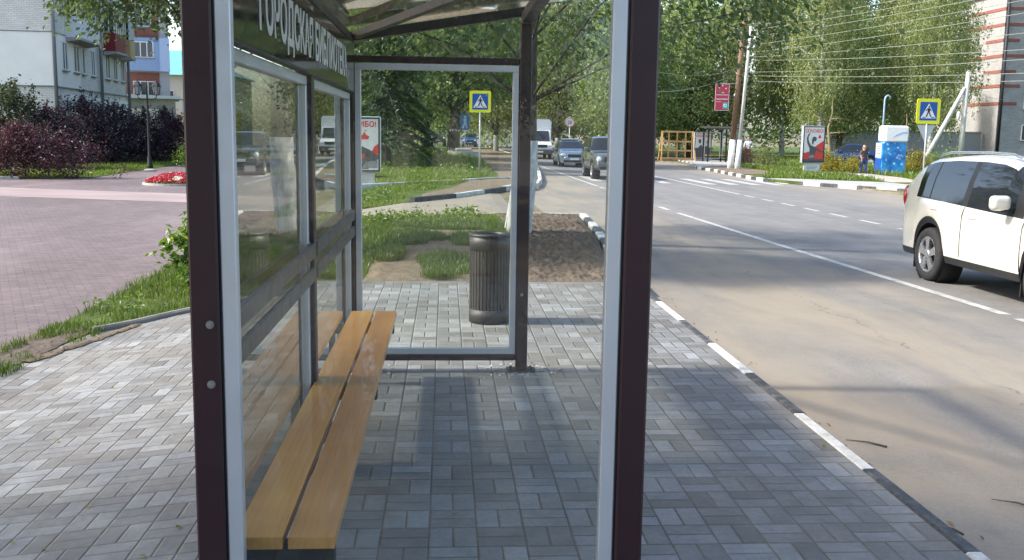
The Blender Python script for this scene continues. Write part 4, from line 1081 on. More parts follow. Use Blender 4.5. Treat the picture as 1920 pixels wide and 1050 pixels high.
def grow(kind, seed, H, base, R, nclump, per, lsize, trunk_r, bark, leaf, wash=0.0, lean=(0, 0), spread=.5, drop=1.6, squash=1.0, shell=.45, limb=.42, every=3):
    """a tree at the origin: tapered trunk with limbs, crown of leaf-sized faces gathered in uneven clumps"""
    rg = np.random.RandomState(seed); root = thing('tree', None, 'tree')
    n = 9; hs = np.linspace(0, H * .93, n)
    wig = np.cumsum(rg.normal(size=(n, 2)) * trunk_r * .35, 0); wig[0] = 0
    path = [Vector((wig[i, 0] + lean[0] * (hs[i] / H) ** 1.3, wig[i, 1] + lean[1] * (hs[i] / H) ** 1.3, hs[i] - (.15 if i == 0 else 0))) for i in range(n)]
    rad_ = [trunk_r * (1.25 if i == 0 else 1) * (1 - .86 * (hs[i] / H)) + .01 for i in range(n)]
    def at(h):
        t = min(max(h / (H * .93), 0), 1) * (n - 1); i = min(int(t), n - 2); return path[i].lerp(path[i + 1], t - i)
    tb = MB(); tb.tube(path, rad_, 12)
    clumps = []
    for i in range(nclump):
        hh = base + (H - base) * (i + rg.rand()) / nclump
        u = (hh - base) / (H - base)
        if kind == 'spruce': env = R * (1 - u) ** .85 + .12
        elif kind == 'birch': env = R * (math.sin(PI * min(1, .18 + .80 * u)) ** .7)
        else: env = R * (max(0, 1 - (2 * u - .85) ** 2 * .82) ** .5)
        env *= rg.uniform(.62, 1.12); a = i * 2.39996 + rg.normal() * .5
        r = env * (shell + (1 - shell) * rg.rand() ** .7) if kind != 'spruce' else env
        c = at(min(hh, H * .92)); c = Vector((c.x + r * math.cos(a), c.y + r * math.sin(a) * squash, hh + (0 if kind != 'spruce' else -.28 * r)))
        clumps.append((c, a, r, u))
        if kind == 'spruce' or i % every == 0:
            h0 = max(base * .75, hh - r * (.75 if kind != 'spruce' else -.05)); s = at(min(h0, H * .9))
            br = max(.009, trunk_r * limb * (1 - h0 / H) + .008)
            mid = s.lerp(c, .5) + Vector((0, 0, r * (.10 if kind != 'birch' else .22)))
            tb.tube([s, mid, c], [br, br * .6, .006], 6, caps=False)
    tr = tb.build('trunk', bark, root)
    if wash:
        wb = MB(); k = [h for h in np.linspace(0, wash, 5)]
        wb.tube([at(h) + Vector((0, 0, -.1 if h == 0 else 0)) for h in k], [trunk_r * (1.25 if h == 0 else max(1.02, 1.2 - .25 * h / wash)) * (1 - .6 * h / H) + .018 for h in k], 14)
        wb.build('limewash', M['paintedbark'], tr)
    C = []; D = []
    for c, a, r, u in clumps:
        m = max(4, int(per * rg.uniform(.5, 1.4)))
        if kind == 'birch':
            ns = max(2, m // 14)
            for _ in range(ns):
                p = np.array(c) + rg.normal(size=3) * np.array([spread, spread, spread * .7]); L = drop * rg.uniform(.35, 1.15); k = rg.rand(14)
                sway = rg.normal(size=2) * .10 * L
                q = np.stack([p[0] + sway[0] * k + rg.normal(size=14) * .07, p[1] + sway[1] * k + rg.normal(size=14) * .07, p[2] - k * L], 1)
                C.append(q); D.append(np.tile([0, 0, -.9], (14, 1)))
        elif kind == 'spruce':
            k = rg.rand(m) ** .7; s = at(min(c.z + .3 * r, H * .92)); s = np.array(s); e = np.array(c)
            q = s + (e - s) * k[:, None]; q[:, 2] += .15 * r * np.sin(PI * k) - .10 * k
            dr = np.array([math.cos(a), math.sin(a), -.1]); sd = np.array([-math.sin(a), math.cos(a), 0])
            w = rg.normal(size=m) * .24 * (.35 + r * .28) * (1.1 - k * .6); q = q + sd * w[:, None]; q[:, 2] -= np.abs(w) * .35 + rg.rand(m) * .12
            C.append(q); D.append(np.tile(dr, (m, 1)) + sd * np.sign(w)[:, None] * .7)
        else:
            q = np.array(c) + rg.normal(size=(m, 3)) * np.array([spread, spread, spread * .72])
            C.append(q); D.append(np.tile([math.cos(a) * .4, math.sin(a) * .4, -.35], (m, 1)))
    C = np.concatenate(C); D = np.concatenate(D)
    V, F = leafquads(C, rg.uniform(.65, 1.3, len(C)) * lsize, .6 if kind != 'birch' else .1, seed, .62 if kind != 'spruce' else .34, D)
    npmesh('crown', V, F, leaf, root)
    return root

def place(root, loc, rz_, sc, label, group=None, first=[]):
    o = copy_tree(root) if root.name in first else root
    first.append(root.name)
    o.location = loc; o.rotation_euler = (0, 0, rz_)
    o.scale = (sc, sc, sc) if not hasattr(sc, '__len__') else sc
    tag(o, label, 'tree', group)
    return o

near = grow('lime', 3, 9.5, 2.85, 5.3, 170, 170, .115, .185, M['bark'], M['leaf_dark'], wash=1.55, spread=.42, shell=.4, limb=.13, every=9)
place(near, (1.17, 16.45, 0), .4, 1, 'street tree with thin limewashed trunk rising just behind the shelter glass')
over = grow('lime', 11, 7.4, 3.35, 2.4, 150, 300, .08, .12, M['bark'], M['leaf_dark'], spread=.26, shell=.5, limb=.14, every=5)
place(over, (-3.28, 14.0, -.25), 1.2, 1, 'leafy tree behind the left maroon post, its lowest twigs hanging over the plaza')
lime = grow('lime', 21, 13.0, 2.7, 4.6, 150, 165, .22, .30, M['bark'], M['leaf_lime'], wash=1.1, spread=.62)
mid = grow('lime', 22, 11.5, 1.8, 4.4, 150, 160, .22, .22, M['bark'], M['leaf_mid'], spread=.60)
pale = grow('lime', 23, 12.5, 2.4, 4.0, 135, 165, .21, .22, M['bark'], M['leaf_pale'], wash=1.5, spread=.6)
bir1 = grow('birch', 31, 16.5, 4.4, 3.4, 120, 230, .165, .22, M['birchbark'], M['leaf_birch'], spread=.42, drop=2.3, lean=(.6, 0), shell=.15)
bir2 = grow('birch', 32, 15.0, 3.9, 3.0, 112, 230, .165, .18, M['birchbark'], M['leaf_birch'], spread=.40, drop=2.0, lean=(-1.0, .3), shell=.15)
spr = grow('spruce', 41, 10.5, .9, 2.7, 150, 230, .21, .15, M['bark'], M['needle'])

place(lime, (.44, 61.5, .7), 0, 1.08, 'large tree with thick grey trunk and white limewash band on the mound')
TL = [
 (lime, (-1.6, 79, .3), 2.0, .95, 'tree with slim limewashed trunk, left of the parked blue car'),
 (mid, (-6.6, 64, .0), 1.1, 1.05, 'bushy green tree behind the spruce and the poster box'),
 (mid, (-4.2, 50, .0), 3.3, .8, 'green tree rising between the spruce and the shelter corner'),
 (pale, (4.6, 92, .0), .6, .95, 'pale tree with limewashed foot right of the blue sign'),
 (mid, (.9, 104, .0), 2.4, 1.15, 'green tree filling the gap above the parked blue car'),
 (spr, (-2.62, 45.5, 0), .3, 1.0, 'tall dark spruce with drooping boughs beside the poster box'),
 (spr, (-5.6, 54, 0), 1.9, .9, 'second dark spruce half hidden behind the first one'),
 (pale, (9.6, 86, -.28), 1.2, 1.05, 'sunlit roadside tree behind the speed limit sign'),
 (pale, (12.2, 97, -.28), 3.0, 1.2, 'tall sunlit tree above the grey patrol sedan'),
 (mid, (13.6, 78, -.2), .2, .95, 'roadside tree with bright crown, left side of the timber stand'),
 (pale, (7.4, 108, -.28), 4.1, 1.25, 'pale tree closing the road above the white truck'),
 (mid, (17.3, 86, -.2), 5.0, 1.0, 'green crowned tree behind the timber stand'),
 (mid, (20.6, 84, -.2), 2.8, 1.05, 'bright green bushy tree over the far bus shelter roof'),
 (mid, (16.0, 96, -.2), 4.4, 1.2, 'large green tree at the far end of the stop bay'),
 (lime, (30.6, 77, -.2), 1.4, .85, 'dark tree behind the yellow shrubs and the walking woman'),
 (bir1, (24.0, 82, -.2), .0, 1.0, 'birch with white stem directly right of the leaning pole'),
 (bir2, (28.6, 84, -.2), .9, 1.05, 'birch whose pale stem leans left, behind the reddish shrub'),
 (bir1, (27.2, 72, -.2), 2.2, .95, 'birch behind the poster box with the red field'),
 (bir2, (33.6, 86, -.2), 3.7, 1.1, 'birch between the poster box and the water kiosk'),
 (bir1, (36.4, 92, -.2), 4.0, 1.1, 'birch behind the hooked pole, tall and loose'),
 (bir2, (35.2, 75, -.2), 5.2, .95, 'birch with trailing twigs above the water kiosk'),
 (bir1, (38.0, 84, -.2), 1.0, 1.05, 'birch with yellowish crown above the crossing sign'),
 (bir2, (40.2, 81, -.2), 2.5, 1.0, 'weeping birch next to the brick building corner'),
 (bir1, (34.6, 70, -.2), 5.6, .85, 'smaller birch behind the braced concrete pole'),
 (bir2, (21.4, 92, -.2), 4.6, 1.2, 'tall birch behind the brown utility pole'),
]
for a in TL: place(*a, group='trees along the street')
for a in ((mid, (-6.5, -13, -.2), 1.0, .9, 'green tree mirrored in the near glass, behind the viewer by the plaza'),
          (lime, (-.6, -16, 0), 2.0, .85, 'dark tree mirrored in the near glass, straight behind the viewer'),
          (pale, (.9, -24, 0), .5, 1.0, 'pale tree mirrored in the near glass, farther down the kerb behind the viewer'),
          (mid, (-3.6, -25, -.25), 3.0, 1.1, 'tall green tree mirrored in the near glass, deep behind the viewer')):
    place(*a, group='trees behind the viewer')
place(pale, (-10.4, 2.0, -.25), 2.2, (1.05, 1.0, 1.0), 'tall tree beside the plaza whose soft shade falls over the near paving', 'trees behind the viewer')

# far wood that closes the view
rg = np.random.RandomState(77); Cs = []
for i in range(520):
    k = rg.rand()
    if k < .5: x, y = rg.uniform(4, 62), rg.uniform(104, 118)
    else: x, y = rg.uniform(-16, 16), rg.uniform(124, 140)
    z = rg.uniform(1.0, 19); s = rg.uniform(.8, 1.5)
    Cs.append(np.array([x, y, z]) + rg.normal(size=(85, 3)) * s)
Cs = np.concatenate(Cs); V, F = leafquads(Cs, rg.uniform(.35, .8, len(Cs)), .5, 5)
o = npmesh('woodland', V, F, M['leaf_mid']); tag(o, 'dense wood closing the view behind the street trees', None, None, 'stuff')

# ------------------------------------------------------------------ shrubs
M['purple'] = foliage('purple_leaf', [(0, (0.0135, 0.0081, 0.0149)), (.5, (0.0405, 0.0216, 0.0351)), (.85, (0.0945, 0.0513, 0.0675)), (1, (0.1755, 0.1215, 0.1350))], .25, 1.2)
M['redpurple'] = foliage('wine_leaf', [(0, (.022, .006, .012)), (.5, (.065, .018, .030)), (.85, (.13, .042, .058)), (1, (.20, .10, .10))], .3, 1.2)
M['bronzegreen'] = foliage('green_bronze_leaf', [(0, (.018, .024, .012)), (.5, (.045, .062, .024)), (1, (.11, .13, .05))], .3, 1.0)
M['brightleaf'] = foliage('bright_leaf', [(0, (.03, .075, .008)), (.5, (.10, .20, .015)), (1, (.27, .36, .04))], .45, 3)
M['yellowleaf'] = foliage('yellow_leaf', [(0, (.12, .12, .01)), (.5, (.30, .26, .02)), (1, (.50, .42, .05))], .4, 1.5)
M['rustleaf'] = foliage('rust_leaf', [(0, (.07, .04, .02)), (.5, (.17, .09, .05)), (1, (.30, .20, .10))], .35, 1.5)
def shrub(label, loc, rx, ry, h, n, size, mat, seed, group=None, clump=.22, twigs=16, spikes=.25):
    rg = np.random.RandomState(seed); t = thing('shrub', label, 'shrub', loc, 0, group)
    mb = MB(); C = []
    nc = max(12, n // 60)
    for i in range(nc):
        a = rg.uniform(0, 2 * PI); v = rg.rand() ** .55; el = rg.uniform(.02, 1)
        q = (1 - el ** 2.2) ** .5; bump_ = 1 + .22 * math.sin(3 * a + seed) + rg.normal() * .08
        p = np.array([math.cos(a) * rx * q * v * bump_, math.sin(a) * ry * q * v * bump_, h * (.06 + .94 * el * (.82 + .25 * rg.rand()))])
        if i < twigs: mb.tube([(p[0] * .12, p[1] * .12, -.05), (p[0] * .55, p[1] * .55, p[2] * .6), tuple(p)], [.018, .012, .004], 5, caps=False)
        m = n // nc
        s = clump * (.7 + .6 * rg.rand()); q2 = p + rg.normal(size=(m, 3)) * np.array([s, s, s * .9])
        if rg.rand() < spikes:
            k = rg.rand(m // 2); q2[:m // 2] = p + np.stack([rg.normal(size=m // 2) * .05, rg.normal(size=m // 2) * .05, k * h * .22], 1)
        q2[:, 2] = np.maximum(q2[:, 2], .02); C.append(q2)
    mb.build('stems', M['bark'], t)
    C = np.concatenate(C); V, F = leafquads(C, rg.uniform(.6, 1.3, len(C)) * size, .5, seed, .55)
    npmesh('foliage', V, F, mat, t); return t
G1 = 'dark shrubs in front of the apartment block'
shrub('broad low wine red shrub at the plaza edge, in front of the dark purple ones', (-15.6, 38.4, -.25), 2.9, 1.4, 1.85, 9000, .11, M['redpurple'], 1, G1)
shrub('tall greenish bronze shrub on the corner of the pale gable', (-19.3, 46, -.25), 2.3, 1.8, 3.6, 9000, .15, M['bronzegreen'], 2, G1, spikes=.5)
shrub('tall dark purple shrub between the bronze one and the drainpipe', (-17.6, 46, -.25), 2.1, 1.6, 2.6, 8500, .13, M['purple'], 3, G1, spikes=.5)
shrub('dark purple shrub in the middle, below the white balcony', (-18.3, 52.5, -.25), 2.0, 1.6, 3.1, 8500, .13, M['purple'], 4, G1, spikes=.6)
shrub('rounded dark purple shrub on the lawn, left of the lamp', (-17.3, 54, -.25), 1.7, 1.4, 3.0, 8000, .13, M['purple'], 5, G1, spikes=.4)
shrub('dark purple shrub behind the lamp post', (-16.7, 57, -.25), 1.8, 1.5, 2.6, 7500, .13, M['purple'], 6, G1, spikes=.4)
shrub('wine red shrub right of the lamp, beside the maroon shelter post', (-15.5, 59.5, -.25), 1.7, 1.5, 2.25, 7000, .13, M['redpurple'], 7, G1)
shrub('spiky dark shrub before the low annex wall', (-17.2, 63, -.25), 1.4, 1.2, 2.8, 5500, .13, M['purple'], 8, G1, spikes=.7)
shrub('small pale flowering shrub beside the path, by the shelter post', (-12.7, 51, -.25), .75, .6, .95, 1600, .09, M['brightleaf'], 9)
shrub('bright green leafy sapling bush on the grass beside the shelter post', (-3.0, 12.1, -.23), .36, .38, .74, 1100, .095, M['brightleaf'], 10, clump=.10, twigs=12)
G2 = 'park shrubs by the footpath'
shrub('yellow spirea shrub, wide and low, left of the walking woman', (19.9, 51.2, -.2), 1.05, .8, .95, 3600, .09, M['yellowleaf'], 12, G2)
shrub('small yellow shrub between the woman and the water kiosk', (21.4, 51.6, -.2), .55, .6, .75, 2000, .085, M['yellowleaf'], 13, G2)
shrub('ochre yellow shrub right of the water kiosk', (25.3, 52.4, -.2), 1.0, .8, 1.1, 3400, .09, M['yellowleaf'], 14, G2)
shrub('green shrub beneath the braced pole', (27.4, 53.5, -.2), 1.3, .9, 1.2, 3600, .1, M['leaf_mid'], 15, G2)
shrub('reddish shrub at the wood edge right of the leaning pole', (18.8, 62.5, -.2), .7, .6, 1.15, 2500, .09, M['rustleaf'], 16, G2)
shrub('rust and green shrub next to the reddish one', (20.6, 63.5, -.2), .8, .6, 1.05, 2500, .09, M['leaf_pale'], 17, G2)
# dry twisted tree remains
def snag(label, loc, seed, H):
    rg = random.Random(seed); t = thing('dead_tree', label, 'dead tree', loc, 0, 'bleached tree remains')
    mb = MB(); mb.tube([(0, 0, -.2), (.06, 0, H * .35), (-.05, .05, H * .62), (.12, 0, H * .82), (.08, .02, H)], [.10, .08, .06, .04, .015], 9); mb.build('trunk', M['drywood'], t)
    for k in range(6):
        h = H * rg.uniform(.3, .8); a = rg.uniform(-.5, .5) + (PI if rg.random() < .6 else 0); L = rg.uniform(.5, 1.3)
        mb = MB(); mb.tube([(0, 0, h), (math.cos(a) * L * .5, math.sin(a) * L * .3, h + rg.uniform(-.15, .25)), (math.cos(a) * L, math.sin(a) * L * .4, h + rg.uniform(-.1, .5))], [.035, .025, .008], 7); mb.build('branch', M['drywood'], t)
M['drywood'] = bark_mat('bleached_wood', (.16, .12, .06), (.36, .29, .17), (18, 18, 3))
snag('bleached twisted dead tree beside the poster box with red field', (21.35, 55, -.2), 4, 3.9)
snag('bleached dead tree trunk between the water kiosk and the crossing sign', (26.6, 57, -.2), 9, 3.3)

# flower bed on the plaza
t = thing('flower_bed', 'low round bed of red and pink flowers on the pink plaza', 'flower bed', (-9.15, 35.2, -.25))
mb = MB(); mb.lathe([(1.22, -.02), (1.22, .06), (1.14, .06), (1.14, -.02)], n=36, smooth=False); mb.build('edging', M['concrete'], t)
rg = np.random.RandomState(5); n = 2600; r = 1.12 * rg.rand(n) ** .5; a = rg.uniform(0, 2 * PI, n); hz = .30 * (1 - (r / 1.2) ** 2) + .06
C = np.stack([r * np.cos(a), r * np.sin(a), hz * rg.uniform(.2, .9, n)], 1); V, F = leafquads(C, .08, .8, 6); npmesh('leaves', V, F, M['brightleaf'], t)
M['redflower'] = foliage('red_petal', [(0, (.20, .010, .025)), (.35, (.45, .02, .05)), (.7, (.62, .06, .13)), (1, (.75, .25, .34))], .3, 2.5)
M['whiteflower'] = foliage('white_petal', [(0, (.6, .6, .5)), (1, (.8, .8, .75))], .3)
k = rg.rand(n) < .95; C2 = np.stack([r * np.cos(a), r * np.sin(a), hz + rg.uniform(-.02, .05, n)], 1)
wk = ((C2[:, 0] - .15) ** 2 + (C2[:, 1] + .85) ** 2) < .022
V, F = leafquads(C2[~wk][:1500], .085, 1.5, 7, .9); npmesh('red_flowers', V, F, M['redflower'], t)
V, F = leafquads(C2[wk], .09, 1.5, 8, .9); npmesh('white_flowers', V, F, M['whiteflower'], t)
for dx, dy, l in ((-13.1, 45.5, 'flat stone lying on the plaza left of the flower bed'), (-11.3, 42.5, 'small dark stone lying beyond the flower bed')):
    mb = MB(); mb.ell((dx, dy, -.22), (.28, .16, .07)); tag(mb.build('stone', M['concrete']), l, 'stone')

# twin lantern street lamp
t = thing('street_lamp', 'black twin lantern street lamp at the edge of the shrub lawn', 'street lamp', (-14.06, 48.8, -.25))
mb = MB(); mb.lathe([(.0001, 0), (.15, 0), (.15, .12), (.10, .2), (.10, .5), (.06, .6), (.048, 2.2), (.038, 3.75), (.05, 3.8), (.02, 4.0), (.0001, 4.12)], n=16); mb.build('post', M['black'], t)
for s in (-1, 1):
    mb = MB(); mb.tube([(0, 0, 3.25), (s * .22, 0, 3.2), (s * .42, 0, 3.3), (s * .43, 0, 3.42)], .022, 8); ar = mb.build('arm', M['black'], t)
    mb = MB(); mb.lathe([(.10, 3.44), (.19, 3.82), (.0001, 3.825)], s * .43, 0, 0, 6, smooth=False); ln = mb.build('lantern', M['lampglass'] if 'lampglass' in M else M.setdefault('lampglass', plain('smoky_lamp_glass', (.30, .32, .33), .15)), t)
    mb = MB(); mb.lathe([(.23, 3.82), (.21, 3.87), (.09, 4.02), (.03, 4.1), (.02, 4.18), (.0001, 4.2)], s * .43, 0, 0, 6, smooth=False)
    for k in range(6):
        a = 2 * PI * k / 6; mb.obox((s * .43 + .10 * math.cos(a), .10 * math.sin(a), 3.43), (s * .43 + .195 * math.cos(a), .195 * math.sin(a), 3.83), .02, .02)
    mb.lathe([(.0001, 3.40), (.11, 3.42), (.11, 3.45), (.0001, 3.46)], s * .43, 0, 0, 6); mb.build('cage', M['black'], ln)

# concrete ring and blocks by the big tree
t = thing('concrete_ring', 'broken grey concrete planter ring at the foot of the big limewashed tree', 'planter', (1.05, 57.2, .42))
mb = MB(); mb.lathe([(.95, -.3), (.95, .18), (.72, .18), (.72, -.3)], n=14, smooth=False, a0=rad(150), a1=rad(400)); mb.build('ring', M['concrete'], t)
mb = MB(); mb.box(-.5, .45, -.45, .15, -.2, .34, 0, .05); mb.build('block', M['concrete'], t)
# white low fence far behind
t = thing('picket_fence', 'low white picket fence far behind the parked blue car', 'fence', (2.5, 122, 0))
for k in range(40):
    mb = MB(); mb.box(-4 + k * .3, -3.9 + k * .3, -.02, .02, .05, 1.15); mb.build('picket', M['white'], t)
mb = MB(); mb.box(-4.05, 8, .021, .06, .3, .4); mb.box(-4.05, 8, .021, .06, .85, .95); mb.build('rail', M['white'], t)

# ------------------------------------------------------------------ vehicles
M['pillar'] = plain('black_trim', (.016, .016, .017), .4, var=.1)
def car(name, label, loc, heading, prof, paint, group=None, detail=1):
    """car body lofted from stations along its length; local x points forward"""
    L, W = prof['L'], prof['W']; xr, xf = prof['axles']; wr = prof['wheel_r']; zs = prof['sill']
    root = thing(name, label, prof.get('cat', 'car'), loc, heading, group)
    rx = np.array(prof['roof'])[:, 0]; rz_ = np.array(prof['roof'])[:, 1]
    roof = lambda x: float(np.interp(x, rx, rz_))
    bel = np.array(prof['belt']); belt = lambda x: float(np.interp(x, bel[:, 0], bel[:, 1]))
    wid = np.array(prof['plan']); half = lambda x: float(np.interp(x, wid[:, 0], wid[:, 1])) * W / 2
    arch = wr * 1.17
    xs_ = set(np.round(np.linspace(-L / 2, L / 2, 60), 3)) | set(np.round(rx, 3))
    for ax in (xr, xf):
        for k in range(-12, 13): xs_.add(round(ax + arch * math.sin(k / 12 * PI / 2), 3))
    cuts = prof['side_glass']
    for a, b in cuts: xs_ |= {round(a, 3), round(b, 3)}
    ws0, ws1 = prof['windscreen']; rw0, rw1 = prof['rear_glass']; xs_ |= {ws0, ws1, rw0, rw1}
    xs_ = sorted(xs_)
    # drop stations that lie too close together
    keep = [xs_[0]]; must = {round(v, 3) for c in cuts for v in c} | {ws0, ws1, rw0, rw1, xs_[-1]}
    for x in xs_[1:]:
        if x - keep[-1] > .018 or x in must: keep.append(x)
    xs_ = keep
    rings = []
    gh = prof['cabin']                                   # x range of the cabin
    for x in xs_:
        zb = zs + prof.get('lift', lambda x: 0)(x)
        for ax in (xr, xf):
            d = abs(x - ax)
            if d < arch: zb = max(zb, wr + math.sqrt(max(0, arch * arch - d * d)))
        zt = roof(x); w = half(x); cab = gh[0] <= x <= gh[1]
        b = min(belt(x), zt - .03)
        zm = zb + (b - zb) * .45
        if cab:
            f = min(1, max(0, (zt - b) / max(.05, prof['H'] - b)))
            wr2 = w * (1 - (1 - prof['tumble']) * f)
            pts = [(w * .955, zb), (w * .985, zb + min(.09, (b - zb) * .3)), (w, zm), (w * .992, zb + (b - zb) * .82), (w * .955, b), ((w * .955 + wr2) / 2 + .012 * f, (b + zt) / 2 - .01), (wr2, max(b + .004, zt - .075 * f)), (wr2 * .93, zt - .022 * f + .001), (wr2 * .55, zt + .002), (0, zt + .006)]
        else:
            pts = [(w * .955, zb), (w * .985, zb + min(.09, (b - zb) * .3)), (w, zm), (w * .992, zb + (b - zb) * .82), (w * .955, b), (w * .93, b + (zt - b) * .4), (w * .88, b + (zt - b) * .7), (w * .80, zt - .008), (w * .5, zt + .004), (0, zt + .01)]
        rings.append(pts)
    n = 10; V = []; ids = []
    for x, pts in zip(xs_, rings):
        row = []
        for (y, z) in pts: row.append(len(V)); V.append((x, -y, z))
        for (y, z) in pts[-2::-1]: row.append(len(V)); V.append((x, y, z))
        ids.append(row)
    m = 2 * n - 1; body = MB(); gl = MB(); tr = MB()
    body.v = list(V); gl.v = list(V); tr.v = list(V)
    for i in range(len(xs_) - 1):
        xm = (xs_[i] + xs_[i + 1]) / 2
        for k in range(m - 1):
            f = (ids[i][k], ids[i + 1][k], ids[i + 1][k + 1], ids[i][k + 1])
            s = k if k < n - 1 else m - 2 - k             # strip number counted from the sill
            tgt = body
            if s in (4, 5) and any(a <= xm <= b for a, b in cuts): tgt = gl
            elif s in (4, 5) and prof['cuts_all'][0] <= xm <= prof['cuts_all'][1]: tgt = tr
            elif s in (6, 7, 8) and (ws0 <= xm <= ws1 or rw0 <= xm <= rw1): tgt = gl
            elif s == 0 and prof.get('clad'): tgt = tr
            tgt.f.append(f); tgt.m.append(0); tgt.sm.append(True)
    for row, rev in ((ids[0], False), (ids[-1], True)):
        for k in range(n - 1):
            q = (row[k], row[k + 1], row[m - 2 - k], row[m - 1 - k]) if k < n - 2 else (row[k], row[k + 1], row[m - 1 - k])
            body.f.append(q[::-1] if rev else q); body.m.append(0); body.sm.append(False)
    bo = body.build('body', paint, root)
    gl.build('windows', M['carglass'], root)
    if tr.f: tr.build('trim', M['pillar'], root)
    # floor and wheel wells
    mb = MB(); mb.box(-L * .46, L * .46, -W * .40, W * .40, zs + .02, zs + .34); mb.build('underbody', M['black'], root)
    hw = W / 2
    for ax in (xr, xf):
        for s in (-1, 1):
            mb = MB(); mb.lathe([(arch * .99, -.16), (arch * .99, .12), (.0001, .12)], ax, 0, wr, 28, axis='y')
            for q in range(len(mb.v)): mb.v[q] = (mb.v[q][0], s * (hw * .955 - .30 + mb.v[q][1] * -1 + .12) if False else s * (hw * .93 - (mb.v[q][1] + .16)), mb.v[q][2])
            mb.build('wheel_well', M['black'], root)
            yo = hw * .965
            mb = MB(); tw = prof.get('tyre_w', .215)
            mb.lathe([(wr * .66, 0), (wr * .70, .012), (wr * .93, .006), (wr * .985, -.02), (wr, -.05), (wr, -tw + .05), (wr * .985, -tw + .02), (wr * .9, -tw), (wr * .5, -tw)], 0, 0, 0, 40, axis='y')
            mb.v = [(ax + v[0], s * (yo + v[1]), wr + v[2]) for v in mb.v]
            wh = mb.build('wheel', M['rubber'], root)
            mb = MB(); mb.lathe([(wr * .665, -.002), (wr * .64, .004), (wr * .60, -.012), (wr * .60, -.07)], 0, 0, 0, 36, axis='y')
            if detail:
                for q in range(5):
                    a = q * 2 * PI / 5 + PI / 2
                    for e in (-.13, .13): mb.obox((wr * .12 * math.cos(a + e * 2), -.015, wr * .12 * math.sin(a + e * 2)), (wr * .62 * math.cos(a + e), -.012, wr * .62 * math.sin(a + e)), wr * .14, .03, up=(0, 1, 0))
                mb.lathe([(wr * .19, -.03), (wr * .19, .0), (wr * .12, .006), (.0001, .008)], 0, 0, 0, 20, axis='y')
            else: mb.lathe([(wr * .6, -.014), (wr * .3, .0), (.0001, .002)], 0, 0, 0, 20, axis='y')
            mb.v = [(ax + v[0], s * (yo + v[1]), wr + v[2]) for v in mb.v]
            rm = mb.build('rim', M['chrome'], wh)
            mb = MB(); mb.lathe([(.0001, 0), (wr * .62, 0)], 0, 0, 0, 24, axis='y'); mb.v = [(ax + v[0], s * (yo - .075), wr + v[2]) for v in mb.v]; mb.build('brake_disc', M['black'], wh)
    # side furniture
    for s in (-1, 1):
        mx, mz = prof['mirror']
        mb = MB(); mb.box(mx - .07, mx + .07, min(s * (half(mx) - .02), s * (half(mx) + .21)), max(s * (half(mx) - .02), s * (half(mx) + .21)), mz - .085, mz + .085); mi = bevel(mb.build('mirror', prof.get('mirror_mat', paint), root), .055, 4)
        mb = MB(); mb.box(mx - .035, mx + .05, min(s * (half(mx) * .93), s * (half(mx) + .06)), max(s * (half(mx) * .93), s * (half(mx) + .06)), mz - .1, mz - .055); mb.build('mirror_arm', M['black'], mi)
        for hx, hz in prof['handles']:
            yy = s * (half(hx) * .985)
            mb = MB(); mb.box(hx - .10, hx + .10, yy - .022, yy + .022, hz - .016, hz + .016, 0, .012); mb.build('door_handle', paint, root)
            mb = MB(); mb.box(hx - .085, hx + .06, min(yy, yy * .985 + s * .012), max(yy, yy * .985 + s * .012), hz - .045, hz - .017); mb.build('handle_shade', M['cladding'], root)  # dark strip under the handle: shade of the hollow given as colour
        def seam(x, z0, z1):
            mb = MB(); y = lambda z: half(x) * float(np.interp(z, [zs, zs + .09, zs + .30, belt(x) - .1, belt(x)], [.955, .985, 1.0, .992, .955]))
            zz = np.linspace(z0, z1, 8); mb.v = []
            for z in zz:
                for e in (-.008, .008): mb.v.append((x + e, s * (y(z) + .0025), z))
            for k in range(7): mb.f.append((k * 2, k * 2 + 1, k * 2 + 3, k * 2 + 2)); mb.m.append(0); mb.sm.append(False)
            mb.build('door_seam', M['black'], root)
        for sx in prof['seams']: seam(sx, zs + .06, belt(sx) - .005)
    xe = L / 2
    for s in (-1, 1):
        hx0, hy0, hz0, hdx, hdy, hdz = prof['headlamp']
        mb = MB(); mb.ell((hx0, s * hy0, hz0), (hdx, hdy, hdz), 14, 8); mb.build('headlight', M['lamp'], root)
        tx0, ty0, tz0, tdx, tdy, tdz = prof['taillamp']
        mb = MB(); mb.ell((tx0, s * ty0, tz0), (tdx, tdy, tdz), 14, 8); mb.build('tail_light', M['tail'], root)
    gz0, gz1, gw = prof['grille']
    mb = MB(); mb.box(xe - .05, xe + .012, -gw, gw, gz0, gz1, 0, .01); mb.build('grille', M['black'], root)
    mb = MB(); mb.box(xe - .06, xe + .015, -W * .36, W * .36, prof['sill'] + .03, prof['sill'] + .15, 0, .01); mb.build('bumper_grille', M['black'], root)
    mb = MB(); mb.box(xe + .012, xe + .022, -.26, .26, gz0 - .16, gz0 - .05); mb.build('number_plate', M['plate'], root)
    return root

